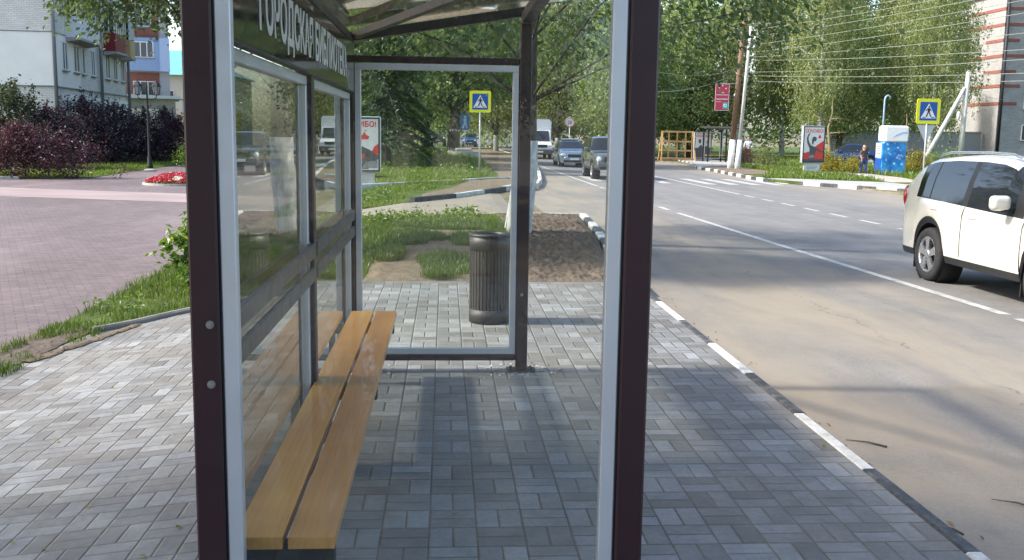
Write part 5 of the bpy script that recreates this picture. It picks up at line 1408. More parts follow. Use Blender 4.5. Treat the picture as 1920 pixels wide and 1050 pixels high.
SUV = dict(L=4.64, W=1.80, H=1.66, sill=.30, wheel_r=.352, axles=(-1.30, 1.27), tumble=.76, clad=True,
    roof=[(-2.32, .62), (-2.30, .80), (-2.27, 1.02), (-2.18, 1.16), (-2.03, 1.35), (-1.88, 1.495), (-1.74, 1.57), (-1.5, 1.618), (-1.0, 1.655), (-.3, 1.66), (.1, 1.64), (.36, 1.59), (.75, 1.40), (1.18, 1.155), (1.36, 1.075), (1.7, 1.03), (2.05, .97), (2.2, .90), (2.28, .78), (2.32, .62)],
    belt=[(-2.32, 1.10), (-2.0, 1.09), (-1.0, 1.06), (0, 1.02), (1.0, .985), (1.4, .96), (2.32, .75)], cabin=(-2.25, 1.36),
    plan=[(-2.32, .72), (-2.25, .86), (-2.1, .93), (-1.6, .985), (-.5, 1), (.8, 1), (1.6, .965), (2.0, .88), (2.2, .76), (2.32, .58)],
    side_glass=[(-1.78, -1.40), (-1.36, -.52), (-.40, .62)], cuts_all=(-1.80, .80), windscreen=(.40, 1.22), rear_glass=(-2.16, -1.86), mirror=(.56, 1.15), handles=[(-1.17, .955), (-.20, .915)], seams=[(-.44), (.86)],
    headlamp=(2.12, .66, .80, .16, .17, .10), taillamp=(-2.245, .735, 1.06, .05, .06, .15), grille=(.58, .78, .42))
s_ = car('suv', 'white SUV with roof rails and alloy wheels driving past on the nearest lane', (7.36, 11.66, -.232), -PI / 2, SUV, M['suv'])
s_.scale = (1.02, 1.0, 1.03)
for s in (-1, 1):
    mb = MB(); mb.tube([(-1.66, s * .60, 1.575), (-1.58, s * .605, 1.645), (-1.3, s * .61, 1.68), (-.4, s * .615, 1.695), (.12, s * .615, 1.685), (.32, s * .61, 1.64), (.42, s * .60, 1.57)], [.013, .016, .016, .016, .016, .016, .013], 10); mb.build('roof_rail', M['chrome'], s_)
    for ax in (-1.30, 1.27):
        mb = MB(); mb.box(ax - .46, ax - .44, s * .70 - .12 if s < 0 else .64, s * .70 + .06 if s < 0 else .82, .13, .52); mb.build('mud_flap', M['black'], s_)
mb = MB(); mb.box(-2.36, -2.28, -.72, .72, .40, .60, 0, .03); mb.build('rear_bumper', M['suv'], s_)

SEDAN = dict(L=4.25, W=1.74, H=1.50, sill=.26, wheel_r=.31, axles=(-1.30, 1.33), tumble=.74,
    roof=[(-2.12, .62), (-2.1, .86), (-2.0, .97), (-1.5, 1.03), (-1.35, 1.08), (-.85, 1.42), (-.6, 1.48), (-.1, 1.50), (.25, 1.46), (.95, 1.06), (1.1, 1.0), (1.7, .92), (1.95, .84), (2.08, .70), (2.12, .56)],
    belt=[(-2.12, .90), (-1, .95), (0, .93), (1, .90), (2.12, .70)], cabin=(-1.5, 1.05),
    plan=[(-2.12, .76), (-2.0, .90), (-1.2, .99), (.8, 1), (1.6, .97), (1.95, .88), (2.12, .66)],
    side_glass=[(-1.1, -.22), (-.14, .70)], cuts_all=(-1.15, .78), windscreen=(.27, .98), rear_glass=(-1.33, -.87), mirror=(.62, 1.0), handles=[(-.85, .84), (.05, .82)], seams=[-.18, .80, -1.05],
    headlamp=(1.98, .64, .70, .12, .17, .11), taillamp=(-2.06, .72, .84, .06, .12, .12), grille=(.58, .74, .38))
P_ = lambda n, c: plain(n, c, .25, .35, var=.04, scale=2, coat=1.0)
c_ = car('patrol_car', 'grey blue sedan with bare roof light bar, facing us in the near lane', (7.35, 59.2, -.245), -PI / 2, SEDAN, P_('grey_blue_paint', (.22, .30, .36)), detail=0)
mb = MB(); mb.box(-.35, -.05, -.55, .55, 1.545, 1.63, 0, .03); mb.box(-.28, -.24, -.5, .5, 1.50, 1.55); mb.build('light_bar', plain('light_bar_clear', (.62, .66, .70), .2), c_)
mb = MB(); mb.box(1.2, 1.5, -.8, .8, .965, .972) if False else mb.box(-1.2, .9, -.874, -.871, .55, .68); mb.build('side_stripe', M['white'], c_)
car('parked_car', 'bright blue car parked left of the crossing sign, beyond the mound', (2.75, 117.2, .0), -PI / 2, SEDAN, P_('bright_blue_paint', (.02, .12, .42)), 'parked cars', 0)
car('parked_car', 'dark blue car in the park, half hidden behind the yellow shrubs', (26.4, 64.5, -.2), PI * .92, SEDAN, P_('navy_paint', (.012, .05, .16)), 'parked cars', 0)

JEEP = dict(L=4.3, W=1.80, H=1.80, sill=.42, wheel_r=.36, axles=(-1.30, 1.30), tumble=.80, clad=True,
    roof=[(-2.15, .8), (-2.14, 1.3), (-2.08, 1.62), (-1.95, 1.76), (-1.4, 1.80), (.0, 1.80), (.25, 1.74), (.72, 1.22), (.85, 1.17), (1.8, 1.10), (2.02, 1.02), (2.12, .85), (2.15, .7)],
    belt=[(-2.15, 1.2), (0, 1.14), (1, 1.10), (2.15, .9)], cabin=(-2.15, .80),
    plan=[(-2.15, .9), (-2.0, .96), (0, 1), (1.4, .98), (2.0, .90), (2.15, .8)],
    side_glass=[(-1.95, -1.10), (-1.02, -.30), (-.20, .48)], cuts_all=(-2.0, .55), windscreen=(.26, .75), rear_glass=(-2.14, -2.07), mirror=(.45, 1.25), handles=[(-.85, 1.02), (-.05, 1.0)], seams=[-.25, .62],
    headlamp=(2.06, .66, .86, .09, .12, .12), taillamp=(-2.12, .76, 1.0, .05, .10, .14), grille=(.74, .96, .48))
car('offroad_car', 'dark grey boxy offroad car in the near lane, by the right shelter post', (7.05, 43.6, -.235), -PI / 2, JEEP, P_('graphite_paint', (.10, .115, .115)), detail=0)
car('parked_car', 'black boxy car parked between limewashed trunks, far left of the road', (-.85, 114.5, .1), -PI / 2, JEEP, P_('black_paint', (.012, .014, .018)), 'parked cars', 0)

# white box truck: cab and tall cargo body
tk = thing('box_truck', 'white light truck with tall cargo box, coming up behind the sedan', 'truck', (6.9, 76.2, -.245), -PI / 2)
WT = plain('truck_white', (.74, .75, .76), .3, var=.05, coat=.6)
mb = MB(); mb.prism([(-1.02, .95), (1.02, .95), (1.02, 2.78), (.86, 2.95), (-.86, 2.95), (-1.02, 2.78)], 'x', -3.1, .55); mb.build('cargo_box', WT, tk)
mb = MB(); mb.prism([(.60, .55), (2.42, .55), (2.46, .85), (2.40, 1.12), (1.72, 1.30), (1.12, 2.12), (.60, 2.16)], 'y', -.93, .93); cb = bevel(mb.build('cab', WT, tk), .06, 3)
mb = MB(); mb.add([(1.715, -.80, 1.36), (1.715, .80, 1.36), (1.165, .74, 2.09), (1.165, -.74, 2.09)], [(0, 1, 2, 3)]); mb.add([(1.745, -.80, 1.36), (1.745, .80, 1.36), (1.195, .74, 2.09), (1.195, -.74, 2.09)], [(0, 1, 2, 3)]); mb.build('windscreen', M['carglass'], tk)
for s in (-1, 1):
    mb = MB(); mb.prism([(.75, 1.36), (1.60, 1.36), (1.14, 2.0), (.75, 2.0)], 'y', s * .932 - .004, s * .932 + .004); mb.build('side_window', M['carglass'], tk)
    mb = MB(); mb.ell((2.36, s * .70, .98), (.10, .19, .12)); mb.build('headlight', M['lamp'], tk)
    mb = MB(); mb.box(1.40, 1.5, s * 1.10 - .08, s * 1.10 + .08, 1.38, 1.70, 0, .03); mb.build('mirror', M['black'], tk)
    for ax in (-2.2, 1.75):
        mb = MB(); mb.lathe([(.2, 0), (.33, 0), (.35, -.03), (.35, -.19), (.2, -.2)], n=28, axis='y'); mb.v = [(ax + v[0], s * (.92 + v[1]), .35 + v[2]) for v in mb.v]; w_ = mb.build('wheel', M['rubber'], tk)
        mb = MB(); mb.lathe([(.205, -.01), (.1, -.03), (.0001, -.02)], n=20, axis='y'); mb.v = [(ax + v[0], s * (.92 + v[1]), .35 + v[2]) for v in mb.v]; mb.build('rim', M['chrome'], w_)
mb = MB(); mb.box(2.40, 2.475, -.55, .55, .86, 1.08, 0, .01); mb.build('grille', M['black'], tk)
mb = MB(); mb.box(2.30, 2.50, -.94, .94, .38, .74, 0, .04); bp = mb.build('bumper', M['cladding'], tk)
mb = MB(); mb.box(2.503, 2.51, -.26, .26, .50, .62); mb.build('number_plate', M['plate'], bp)
mb = MB(); mb.box(-3.05, 2.2, -.42, .42, .42, .80); mb.build('chassis', M['black'], tk)

# ------------------------------------------------------------------ people
SKIN = plain('skin', (.42, .24, .17), .55, var=.08)
def limbs(name, chains, mat, parent, root_at=None, sub=2):
    """one continuous skinned surface from connected joints; chains: list of lists of (key, xyz, radius)"""
    idx = {}; V = []; R = []; E = []
    for ch in chains:
        prev = None
        for it in ch:
            k = it[0]
            if k not in idx: idx[k] = len(V); V.append(it[1]); R.append(it[2])
            if prev is not None: E.append((prev, idx[k]))
            prev = idx[k]
    me = bpy.data.meshes.new(name); me.from_pydata(V, E, []); me.materials.append(mat)
    o = bpy.data.objects.new(name, me); COL.objects.link(o); o.parent = parent
    m = o.modifiers.new('skin', 'SKIN'); m.use_smooth_shade = True
    sv = me.skin_vertices[0].data
    for i, r in enumerate(R): sv[i].radius = (r, r) if not hasattr(r, '__len__') else r; sv[i].use_root = (i == 0)
    s = o.modifiers.new('sub', 'SUBSURF'); s.levels = sub; s.render_levels = sub
    return o
def person(label, loc, rz_, h, pose, top, legs, hair, shoes, long_hair=False):
    t = thing('person', label, 'person', loc, rz_); k = h / 1.75
    S_ = lambda p: tuple(c * k for c in p); q = pose
    lh, rh = q['hands']; le, re = q['elbows']; lk, rk = q['knees']; lf, rf_ = q['feet']
    r = lambda a: a * k
    J = dict(pel=((0, 0, .95), .125), bel=((0, .0, 1.08), .115), che=((0, .0, 1.28), .135), nec=((0, .0, 1.45), .062), hd0=((0, -.02, 1.53), .062), hd1=((0, -.03, 1.60), .088), hd2=((0, -.025, 1.68), .082), hd3=((0, -.02, 1.735), .045))
    def ch(*ks): return [(a, S_(J[a][0]), r(J[a][1])) for a in ks]
    C = [ch('pel', 'bel', 'che', 'nec', 'hd0', 'hd1', 'hd2', 'hd3')]
    for s, el, ha, kn, ft in ((1, le, lh, lk, lf), (-1, re, rh, rk, rf_)):
        e = 'l' if s > 0 else 'r'
        C.append([('che', S_(J['che'][0]), r(.135)), (e + 'sh', S_((s * .19, 0, 1.40)), r(.062)), (e + 'el', S_(el), r(.043)), (e + 'wr', S_(ha), r(.029)), (e + 'pa', S_((ha[0], ha[1] - .01, ha[2] - .07)), (r(.036), r(.022)))])
        for j, (dx, L) in enumerate(((-.028, .07), (-.010, .085), (.010, .08), (.027, .06))):
            C.append([(e + 'pa', S_((ha[0], ha[1] - .01, ha[2] - .07)), r(.03)), (e + 'f%d' % j, S_((ha[0] + dx, ha[1] - .018, ha[2] - .105)), r(.010)), (e + 'g%d' % j, S_((ha[0] + dx, ha[1] - .03, ha[2] - .105 - L)), r(.008))])
        C.append([(e + 'pa', S_((ha[0], ha[1] - .01, ha[2] - .07)), r(.03)), (e + 't0', S_((ha[0] - s * .05, ha[1] - .03, ha[2] - .075)), r(.011)), (e + 't1', S_((ha[0] - s * .055, ha[1] - .045, ha[2] - .115)), r(.009))])
        C.append([('pel', S_(J['pel'][0]), r(.125)), (e + 'hp', S_((s * .095, 0, .88)), r(.088)), (e + 'kn', S_(kn), r(.058)), (e + 'an', S_((ft[0], ft[1], ft[2] + .09)), r(.042)), (e + 'to', S_((ft[0], ft[1] - .15, ft[2] + .04)), r(.036))])
    body = limbs('body', C, SKIN, t)
    # clothes follow the body a little outside it
    def g(ks, add): return [(a, S_(J[a][0]), r(J[a][1] + add)) for a in ks]
    sl = q.get('sleeve', .5); tc = [g(('bel', 'che'), .022) + [('nk', S_((0, 0, 1.42)), r(.075))], [('bel', S_(J['bel'][0]), r(.137)), ('hem', S_((0, 0, .90)), r(.150))]]
    for s, el, ha in ((1, le, lh), (-1, re, rh)):
        e = 'l' if s > 0 else 'r'; c = [('che', S_(J['che'][0]), r(.157)), (e + 'sh', S_((s * .19, 0, 1.40)), r(.078)), (e + 'el', S_(el), r(.060))]
        if sl > .6: c.append((e + 'wr', S_(tuple(a + (b - a) * .92 for a, b in zip(el, ha))), r(.046)))
        tc.append(c)
    limbs('top', tc, top, t)
    lc = []
    for s, kn, ft in ((1, lk, lf), (-1, rk, rf_)):
        e = 'l' if s > 0 else 'r'
        lc.append([('pel', S_(J['pel'][0]), r(.137)), (e + 'hp', S_((s * .095, 0, .88)), r(.102)), (e + 'kn', S_(kn), r(.074)), (e + 'an', S_((ft[0], ft[1], ft[2] + .10)), r(.060))])
    limbs('trousers', lc, legs, t)
    for s, ft in ((1, lf), (-1, rf_)):
        limbs('shoe', [[('h', S_((ft[0], ft[1] + .04, ft[2] + .045)), r(.048)), ('m', S_((ft[0], ft[1] - .06, ft[2] + .042)), r(.048)), ('t', S_((ft[0], ft[1] - .17, ft[2] + .032)), r(.036))]], shoes, t)
    hc = [[('a', S_((0, .035, 1.60)), r(.082)), ('b', S_((0, .02, 1.69)), r(.088)), ('c', S_((0, -.01, 1.745)), r(.06))]]
    if long_hair: hc.append([('a', S_((0, .035, 1.60)), r(.082)), ('d', S_((0, .07, 1.50)), r(.06)), ('e', S_((0, .08, 1.38)), r(.045))])
    limbs('hair', hc, hair, t)
    for s in (-1, 1):
        mb = MB(); mb.ell(S_((s * .032, -.113, 1.625)), (r(.012), r(.008), r(.008))); mb.build('eye', M['black'], body)
        mb = MB(); mb.ell(S_((s * .088, -.015, 1.615)), (r(.014), r(.022), r(.034))); mb.build('ear', SKIN, body)
    mb = MB(); mb.ell(S_((0, -.122, 1.595)), (r(.014), r(.020), r(.024))); mb.build('nose', SKIN, body)
    mb = MB(); mb.ell(S_((0, -.108, 1.558)), (r(.026), r(.010), r(.008))); mb.build('mouth', plain('lip', (.32, .10, .09), .5), body)
    return t
walk = dict(elbows=((.25, .06, 1.16), (-.25, -.02, 1.16)), hands=((.20, -.10, .98), (-.24, -.14, .96)), knees=((.09, -.10, .50), (-.09, .04, .50)), feet=((.09, -.16, .0), (-.10, .20, .02)), sleeve=.5)
stand = dict(elbows=((.34, .08, 1.20), (-.27, .03, 1.16)), hands=((.20, -.12, 1.03), (-.27, -.05, .92)), knees=((.10, -.02, .50), (-.10, -.02, .50)), feet=((.11, 0, 0), (-.11, 0, 0)), sleeve=.8)
w_ = person('woman in dark vest and blue jeans walking on the footpath with a bag', (20.45, 48.0, -.165), .25, 1.50, walk, plain('dark_vest', (.07, .05, .055), .8), plain('blue_jeans', (.03, .06, .19), .85, var=.25), plain('fair_hair', (.36, .24, .12), .6), M['white'], True)
mb = MB(); mb.box(-.36, -.25, -.16, -.02, .45, .74, 0, .03); mb.tube([(-.30, -.14, .73), (-.30, -.13, .82), (-.22, -.12, .85), (-.28, -.05, .80), (-.30, -.04, .73)], .008, 6); tag(mb.build('handbag', M['black'], None, origin=(0, 0, 0)), 'small black handbag carried by the walking woman', 'handbag')
hb_ = bpy.data.objects['handbag']; hb_.location = w_.location; hb_.rotation_euler = w_.rotation_euler; hb_.scale = (.86, .86, .86)
person('man in white shirt and dark trousers standing behind the leaning poles', (21.25, 69.6, -.165), -.2, 1.80, stand, plain('white_shirt', (.72, .74, .80), .8), plain('dark_trousers', (.035, .035, .045), .85), plain('dark_hair', (.03, .022, .018), .6), M['black'])

# ------------------------------------------------------------------ buildings
M['whitebrick'] = brick_mat('white_silicate_brick', (.70, .665, .60), (.79, .755, .69), (.50, .48, .44), .26, .09, .011)
M['plaster'] = plain('white_plaster', (.86, .825, .755), .85, var=.05, scale=1, bump=.05)
M['greybrick'] = brick_mat('grey_silicate_brick', (.36, .345, .33), (.46, .44, .42), (.24, .23, .22), .26, .09, .012)
M['redbrick'] = brick_mat('red_brick', (.27, .095, .065), (.33, .12, .085), (.2, .12, .1), .26, .09, .01)
M['winglass'] = plain('house_window_glass', (.035, .045, .055), .06, var=.4, scale=1.2, spec=.8)
M['winframe'] = plain('white_window_frame', (.76, .76, .75), .5, var=.04)
M['pipe'] = plain('grey_drainpipe', (.20, .22, .245), .5, .2)
def window(par, axis, c, a0, a1, z0, z1, mull=1, face=-1, sill=True, frame='winframe'):
    """a framed window set on a wall; axis 'x': wall normal along x at x=c"""
    m = MB(); t = .05
    def bx(p0, p1, q0, q1, d0, d1, mm):
        lo, hi = sorted((c + face * d0, c + face * d1))
        if axis == 'y': mm.box(p0, p1, lo, hi, q0, q1)
        else: mm.box(lo, hi, p0, p1, q0, q1)
    f = .07
    bx(a0, a1, z0, z0 + f, 0, t, m); bx(a0, a1, z1 - f, z1, 0, t, m); bx(a0, a0 + f, z0 + f, z1 - f, 0, t, m); bx(a1 - f, a1, z0 + f, z1 - f, 0, t, m)
    for k in range(mull):
        x = a0 + (a1 - a0) * (k + 1) / (mull + 1); bx(x - f / 2, x + f / 2, z0 + f, z1 - f, .002, t - .003, m)
    w = m.build('window', M[frame], par, world=True)
    m = MB(); bx(a0 + f, a1 - f, z0 + f, z1 - f, .001, .012, m); m.build('pane', M['winglass'], w, world=True)
    if sill:
        m = MB(); bx(a0 - .06, a1 + .06, z0 - .06, z0 - .003, 0, .14, m); m.build('sill', M['pipe'], w, world=True)
    return w
def wpart(name, mat, par, fn):
    m = MB(); fn(m); return m.build(name, mat, par, world=True)

ap = thing('apartment_block', 'pale five storey apartment block of white brick with glazed balconies', 'building', (-26, 60, -.25))
wpart('wall', M['whitebrick'], ap, lambda m: (m.box(-34, -19.5, 52, 67.6, -.3, 3.60), m.box(-34, -19.5, 52, 67.6, 6.30, 15)))
wpart('wall', M['whitebrick'], ap, lambda m: (m.box(-33.95, -19.55, 56.6, 67.55, 3.60, 6.30)))
wpart('plaster_band', M['plaster'], ap, lambda m: m.box(-34.04, -19.46, 51.96, 56.6, 3.66, 6.26))
wpart('ledge', M['pipe'], ap, lambda m: (m.box(-34.06, -19.42, 51.93, 67.62, 3.60, 3.655), m.box(-34.06, -19.43, 51.93, 56.64, 6.262, 6.30)))
wpart('plinth_panel', M['plaster'], ap, lambda m: m.box(-19.5, -19.46, 53.2, 67.4, .2, 3.3))
wpart('roof', M['pipe'], ap, lambda m: m.box(-34.4, -19.1, 51.6, 68, 15.0, 15.3))
for a, b in ((1.37, 2.29), (3.35, 4.44), (5.3, 5.85), (7.1, 7.9), (10.2, 11.3), (12.1, 13.1), (14.0, 14.9)):
    window(ap, 'x', -19.46 if b < 4.6 else -19.55, 52 + a, 52 + b, 4.5, 5.95, 1 if b - a > .75 else 0, 1)
for k in range(8): window(ap, 'x', -19.46, 53.6 + 1.6 * k, 54.6 + 1.6 * k, 1.5, 3.05, 1, 1)
window(ap, 'x', -19.5, 53.3, 54.2, 7.4, 8.9, 1, 1); window(ap, 'x', -19.5, 53.3, 54.2, 10.2, 11.7, 1, 1)
for i, (x, y) in enumerate(((-19.38, 51.9), (-19.38, 60.7), (-19.38, 67.4))):
    wpart('drainpipe', M['pipe'], ap, lambda m: m.tube([(x, y, -.2), (x, y, 15)], .09, 10))
M['balred'] = plain('dark_red_cladding', (.20, .012, .022), .5, var=.1)
M['balwhite'] = plain('white_cladding', (.68, .70, .74), .5, var=.05)
M['balyel'] = plain('ochre_cladding', (.48, .36, .16), .6, var=.08)
M['slabgrey'] = plain('balcony_slab', (.34, .335, .32), .8, var=.15)
def balcony(y0, y1, z, mat, glz=True):
    b = wpart('balcony', mat, ap, lambda m: (m.box(-18.88, -18.82, y0, y1, z + .12, z + 1.18), m.box(-19.495, -18.88, y0, y0 + .06, z + .12, z + 1.18), m.box(-19.495, -18.88, y1 - .06, y1, z + .12, z + 1.18), [m.box(-18.818, -18.808, y0 + .15 + k * .3, y0 + .20 + k * .3, z + .15, z + 1.15) for k in range(int((y1 - y0 - .2) / .3))]))
    wpart('slab', M['slabgrey'], b, lambda m: m.prism([(-19.495, z - .12), (-18.76, z), (-18.76, z + .115), (-19.495, z + .115)], 'y', y0 - .03, y1 + .03))
    if glz:
        def fr(m):
            n = 6
            for k in range(n + 1):
                y = y0 + (y1 - y0 - .06) * k / n; m.box(-18.89, -18.83, y, y + .06, z + 1.182, z + 2.6)
            m.box(-18.90, -18.82, y0, y1, z + 2.6, z + 2.7); m.box(-19.495, -18.90, y0, y0 + .06, z + 2.602, z + 2.7); m.box(-19.495, -19.43, y0, y0 + .06, z + 1.182, z + 2.6); m.box(-19.2, -19.14, y0, y0 + .06, z + 1.182, z + 2.6)
        wpart('balcony_frame', M['winframe'], b, fr)
        wpart('balcony_glass', M['winglass'], b, lambda m: (m.box(-18.866, -18.854, y0 + .06, y1 - .06, z + 1.182, z + 2.6), m.box(-19.43, -18.89, y0 + .02, y0 + .03, z + 1.182, z + 2.6)))
for z, ms in ((6.1, ('balwhite', 'balred', 'balyel')), (8.95, ('balwhite', 'balwhite', 'balred')), (11.8, ('balwhite', 'balyel', 'balwhite'))):
    balcony(54.2, 58.4, z, M[ms[0]]); balcony(61.9, 64.7, z - .12, M[ms[1]]); balcony(65.6, 66.9, z - .2, M[ms[2]])
def swing(o, corner, ang):
    """turn a finished building about one of its corners"""
    d = o.location - Vector((*corner, o.location.z)); r = Matrix.Rotation(ang, 3, 'Z') @ d
    o.location = Vector((*corner, o.location.z)) + r; o.rotation_euler.z = ang
swing(ap, (-19.5, 52), rad(4.29))

rb = thing('apartment_tower', 'narrow view of a red brick block with blue loggia, behind the pale block', 'building', (-30, 90, -.25))
wpart('wall', plain('pale_render', (.42, .42, .42), .85, var=.1), rb, lambda m: m.box(-38, -22.75, 85.5, 99, -.3, 13.6))
wpart('brick_panel', M['redbrick'], rb, lambda m: (m.box(-27.4, -23.55, 85.44, 85.5, 2.5, 6.1)))
wpart('brick_panel', M['redbrick'], rb, lambda m: (m.box(-23.95, -23.5, 85.42, 85.5, 9.0, 13.5), m.box(-26.4, -23.95, 85.44, 85.5, 8.95, 9.6), m.box(-26.4, -23.95, 85.44, 85.5, 11.6, 13.5)))
M['balblue'] = plain('blue_grey_cladding', (.24, .34, .50), .6, var=.06); M['balblue2'] = plain('pale_blue_cladding', (.42, .52, .70), .6, var=.05)
lg = wpart('loggia', M['balblue'], rb, lambda m: (m.box(-25.85, -23.55, 84.9, 84.96, 6.2, 7.25), m.box(-25.85, -25.45, 84.9, 84.96, 7.25, 8.75), m.box(-23.95, -23.55, 84.9, 84.96, 7.25, 8.75), m.box(-25.85, -23.55, 84.9, 84.96, 8.52, 8.82), m.box(-25.85, -23.55, 84.96, 85.43, 6.2, 6.3)))
wpart('loggia_side', M['balblue2'], rb, lambda m: m.box(-23.548, -22.72, 84.95, 85.43, 6.2, 8.85))
window(rb, 'y', 84.96, -25.45, -23.95, 7.25, 8.52, 2, -1); window(rb, 'y', 85.44, -26.0, -24.05, 9.75, 11.3, 2, -1); window(rb, 'y', 85.44, -25.6, -23.9, 3.3, 5.4, 2, -1); window(rb, 'y', 85.44, -26.0, -24.05, 11.8, 13.2, 2, -1)
wpart('roof', M['pipe'], rb, lambda m: m.box(-38.3, -22.5, 85.2, 99.3, 13.6, 13.85))

swing(rb, (-22.75, 85.5), rad(17))
an = thing('annex', 'low white annex with flat pale roof edge between the apartment blocks', 'building', (-24, 80, -.25))
wpart('wall', M['plaster'], an, lambda m: m.box(-29, -19.9, 76, 83, -.3, 3.0)); wpart('brick_band', M['greybrick'], an, lambda m: (m.box(-29.02, -19.88, 75.98, 83.02, 3.0, 3.75), m.box(-21.0, -19.86, 75.96, 83.0, -.3, 2.99)))
wpart('roof', M['balwhite'], an, lambda m: m.prism([(-29.3, 3.75), (-19.5, 3.75), (-19.5, 3.95), (-29.3, 4.15)], 'y', 75.6, 83.4))
swing(an, (-19.9, 76), rad(15.5))
tq = thing('hip_roof_house', 'cream house with turquoise hipped roof at the far end of the plaza', 'building', (-30, 116, -.25))
wpart('wall', plain('cream_render', (.56, .53, .44), .85, var=.05), tq, lambda m: m.box(-40, -23, 110, 122, -.3, 7.2))
wpart('roof', plain('turquoise_metal', (.14, .40, .42), .5, var=.06, scale=2), tq, lambda m: m.add([(-40.6, 109.4, 7.2), (-22.4, 109.4, 7.2), (-22.4, 122.6, 7.2), (-40.6, 122.6, 7.2), (-35, 116, 10.2), (-29.2, 116, 10.2)], [(0, 1, 5, 4), (1, 2, 5), (2, 3, 4, 5), (3, 0, 4), (3, 2, 1, 0)]))
for x in (-29.3, -27.4, -25.5): window(tq, 'y', 110, x - .45, x + .45, 3.4, 5.6, 1, -1)
yk = thing('yellow_pavilion', 'small yellow and white pavilion glimpsed right of the annex', 'pavilion', (-20.3, 81, -.25))
wpart('wall', plain('yellow_cladding', (.66, .46, .03), .5, var=.05), yk, lambda m: m.box(-21.5, -17.2, 84.5, 86.5, -.3, 2.9)); wpart('fascia', M['balwhite'], yk, lambda m: m.box(-21.55, -17.15, 84.42, 86.55, 2.9, 3.9)); wpart('roof', M['pipe'], yk, lambda m: m.box(-21.65, -17.05, 84.3, 86.6, 3.9, 4.0))

br = thing('brick_block', 'grey brick apartment block with dark red stripes and black drainpipe', 'building', (62, 98, -.2))
wpart('wall', M['greybrick'], br, lambda m: m.box(50.7, 78, 90, 104, .75, 15))
wpart('plinth', M['concrete'], br, lambda m: m.box(50.64, 78, 89.94, 104, -.3, .75))
wpart('roof', M['pipe'], br, lambda m: m.box(50.3, 78.4, 89.6, 104.4, 15, 15.3))
for z, a, b in ((13.5, 50.6, 52.7), (12.1, 50.6, 53.2), (10.7, 50.9, 52.2), (9.3, 50.6, 52.9), (7.9, 50.9, 52.1), (6.6, 50.6, 52.6), (5.0, 50.6, 52.4)):
    wpart('stripe', M['redbrick'], br, lambda m: (m.box(a if a > 50.7 else 50.655, b, 89.955, 90, z - .14, z + .14), m.box(50.655, 50.7, 90, 96.5 if a < 50.8 else 93, z - .14, z + .14)))
for z in (1.65, 4.5, 7.35, 10.2, 13.05):
    window(br, 'y', 90, 53.1, 54.6, z, z + 1.45, 1, -1)
wpart('drainpipe', M['black'], br, lambda m: m.tube([(50.85, 89.8, -.2), (50.85, 89.8, 15)], .13, 10))
gw = thing('yard_wall', 'low grey block wall running left from the brick block', 'wall', (46, 92, -.2))
wpart('wall', M['slabgrey'], gw, lambda m: m.box(36, 50.4, 92, 92.25, -.3, 2.3)); wpart('coping', M['concrete'], gw, lambda m: m.box(35.95, 50.45, 91.93, 92.32, 2.3, 2.4))

# ------------------------------------------------------------------ litter of leaves and twigs
rg = np.random.RandomState(44)
pts = [(rg.uniform(-3.2, -.8), rg.uniform(3.2, 9.5)) for _ in range(26)] + [(rg.uniform(-.2, 2.1), rg.uniform(3, 10.8)) for _ in range(14)]
C = np.array([(x, y, gz(x) + .008) for x, y in pts]); V, F = leafquads(C, rg.uniform(.02, .04, len(C)), 6, 3, .7)
o = npmesh('fallen_leaves', V, F, M['yellowleaf']); o['kind'] = 'stuff'
pts = [(2.24 + abs(rg.normal()) * .10, rg.uniform(3.2, 11)) for _ in range(130)]
C = np.array([(x, y, gz(x) + .006) for x, y in pts]); V, F = leafquads(C, rg.uniform(.012, .05, len(C)), 5, 9, .45)
M['deadleaf'] = foliage('dead_leaf', [(0, (.06, .04, .02)), (.5, (.16, .10, .05)), (1, (.34, .26, .14))], .1)
o = npmesh('gutter_litter', V, F, M['deadleaf']); o['kind'] = 'stuff'
# mortar crumbs left round the foot of the shelter posts
M['crumb'] = plain('mortar_crumb', (.42, .40, .36), .95, var=.2, scale=30)
rg = np.random.RandomState(12); C = []
for px, py in ((.54, 6.9), (-.66, 6.9)):
    for k in range(170):
        a = rg.uniform(0, 2 * PI); r = .07 + abs(rg.normal()) * .10; C.append((px + math.cos(a) * r * 1.3, py + math.sin(a) * r, .005))
V, F = leafquads(np.array(C), rg.uniform(.006, .034, len(C)), 8, 4, .8, fold=.1); V[:, 2] = np.maximum(V[:, 2], .002)
o = npmesh('mortar_crumbs', V, F, M['crumb']); o['kind'] = 'stuff'
mb = MB()
for x, y, a, L in ((2.62, 5.55, 2.5, .24), (2.95, 4.55, 2.45, .22), (2.40, 4.25, 2.1, .12), (2.33, 6.6, 1.0, .10)):
    p = Vector((x, y, gz(2.6) + .008)); d = Vector((math.cos(a), math.sin(a), 0))
    mb.tube([p, p + d * L * .5 + Vector((.015, .01, .004)), p + d * L], [.006, .005, .002], 6)
o = mb.build('dry_twigs', M['bark']); o['kind'] = 'stuff'

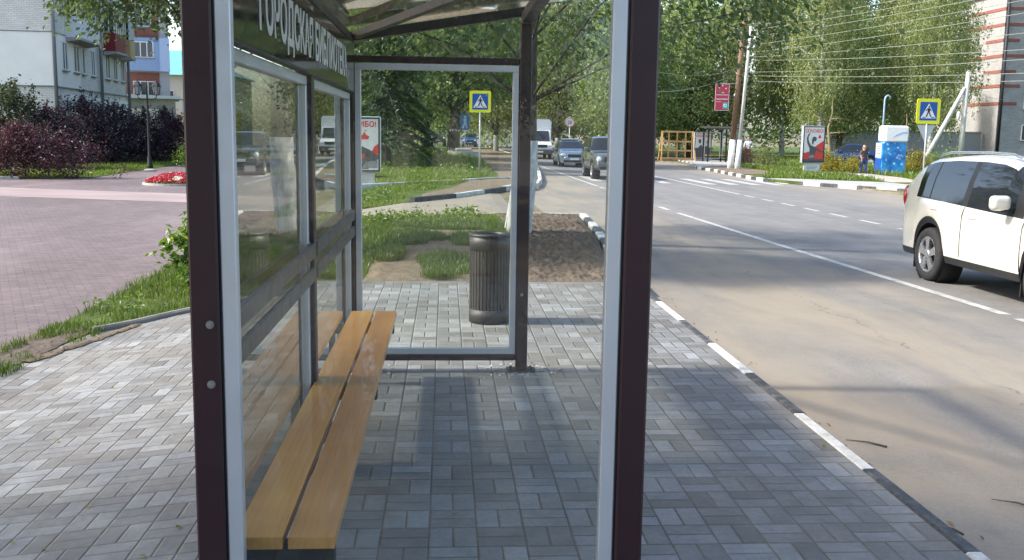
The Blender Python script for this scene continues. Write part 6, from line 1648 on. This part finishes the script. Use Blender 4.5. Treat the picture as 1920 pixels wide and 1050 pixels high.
# ------------------------------------------------------------------ camera
F_, H_ = 1870.0, 1.67
RHO, TH, YAW = 0.0150, 0.14659259517261622, 0.06769392820040265
F0 = Vector((math.sin(YAW), math.cos(YAW), 0)); R0 = Vector((math.cos(YAW), -math.sin(YAW), 0)); Z = Vector((0, 0, 1))
fw = F0 * math.cos(TH) - Z * math.sin(TH); up = Z * math.cos(TH) + F0 * math.sin(TH)
cr = R0 * math.cos(RHO) + up * math.sin(RHO); cu_ = up * math.cos(RHO) - R0 * math.sin(RHO)
cam = bpy.data.cameras.new('camera'); co = bpy.data.objects.new('camera', cam); COL.objects.link(co)
co.matrix_world = Matrix(((cr.x, cu_.x, -fw.x, 0), (cr.y, cu_.y, -fw.y, 0), (cr.z, cu_.z, -fw.z, H_), (0, 0, 0, 1)))
cam.sensor_fit = 'HORIZONTAL'; cam.sensor_width = 36; cam.lens = F_ / 1920 * 36
cam.clip_start = .05; cam.clip_end = 2000
S.camera = co

# ------------------------------------------------------------------ daylight
EL = rad(41); AZ = rad(-91)               # sun from the left
w = bpy.data.worlds.new('World'); S.world = w; w.use_nodes = True
nt = w.node_tree; nt.nodes.clear()
sk = nt.nodes.new('ShaderNodeTexSky'); sk.sky_type = 'NISHITA'; sk.sun_disc = False
sk.sun_elevation = EL; sk.sun_rotation = AZ; sk.air_density = 1.0; sk.dust_density = 2.2; sk.ozone_density = 1.0; sk.altitude = 100
bg = nt.nodes.new('ShaderNodeBackground'); bg.inputs['Strength'].default_value = .15
ou = nt.nodes.new('ShaderNodeOutputWorld'); nt.links.new(sk.outputs[0], bg.inputs[0]); nt.links.new(bg.outputs[0], ou.inputs[0])
sun = bpy.data.lights.new('sun', 'SUN'); sun.energy = 2.7; sun.angle = rad(2.6); sun.color = (1, .95, .87)
so = bpy.data.objects.new('sun', sun); COL.objects.link(so)
sd = Vector((math.sin(AZ) * math.cos(EL), math.cos(AZ) * math.cos(EL), math.sin(EL)))
so.rotation_euler = (-sd).to_track_quat('-Z', 'Y').to_euler(); so.location = (-20, 0, 30)

S.view_settings.view_transform = 'Standard'; S.view_settings.look = 'None'; S.view_settings.gamma = 1; S.view_settings.exposure = 1.38
S.render.engine = 'CYCLES'
cy = S.cycles
cy.max_bounces = 8; cy.diffuse_bounces = 3; cy.glossy_bounces = 4; cy.transmission_bounces = 4; cy.transparent_max_bounces = 24
cy.sample_clamp_indirect = 6; cy.caustics_reflective = False; cy.caustics_refractive = False
try: cy.use_denoising = True
except Exception: pass
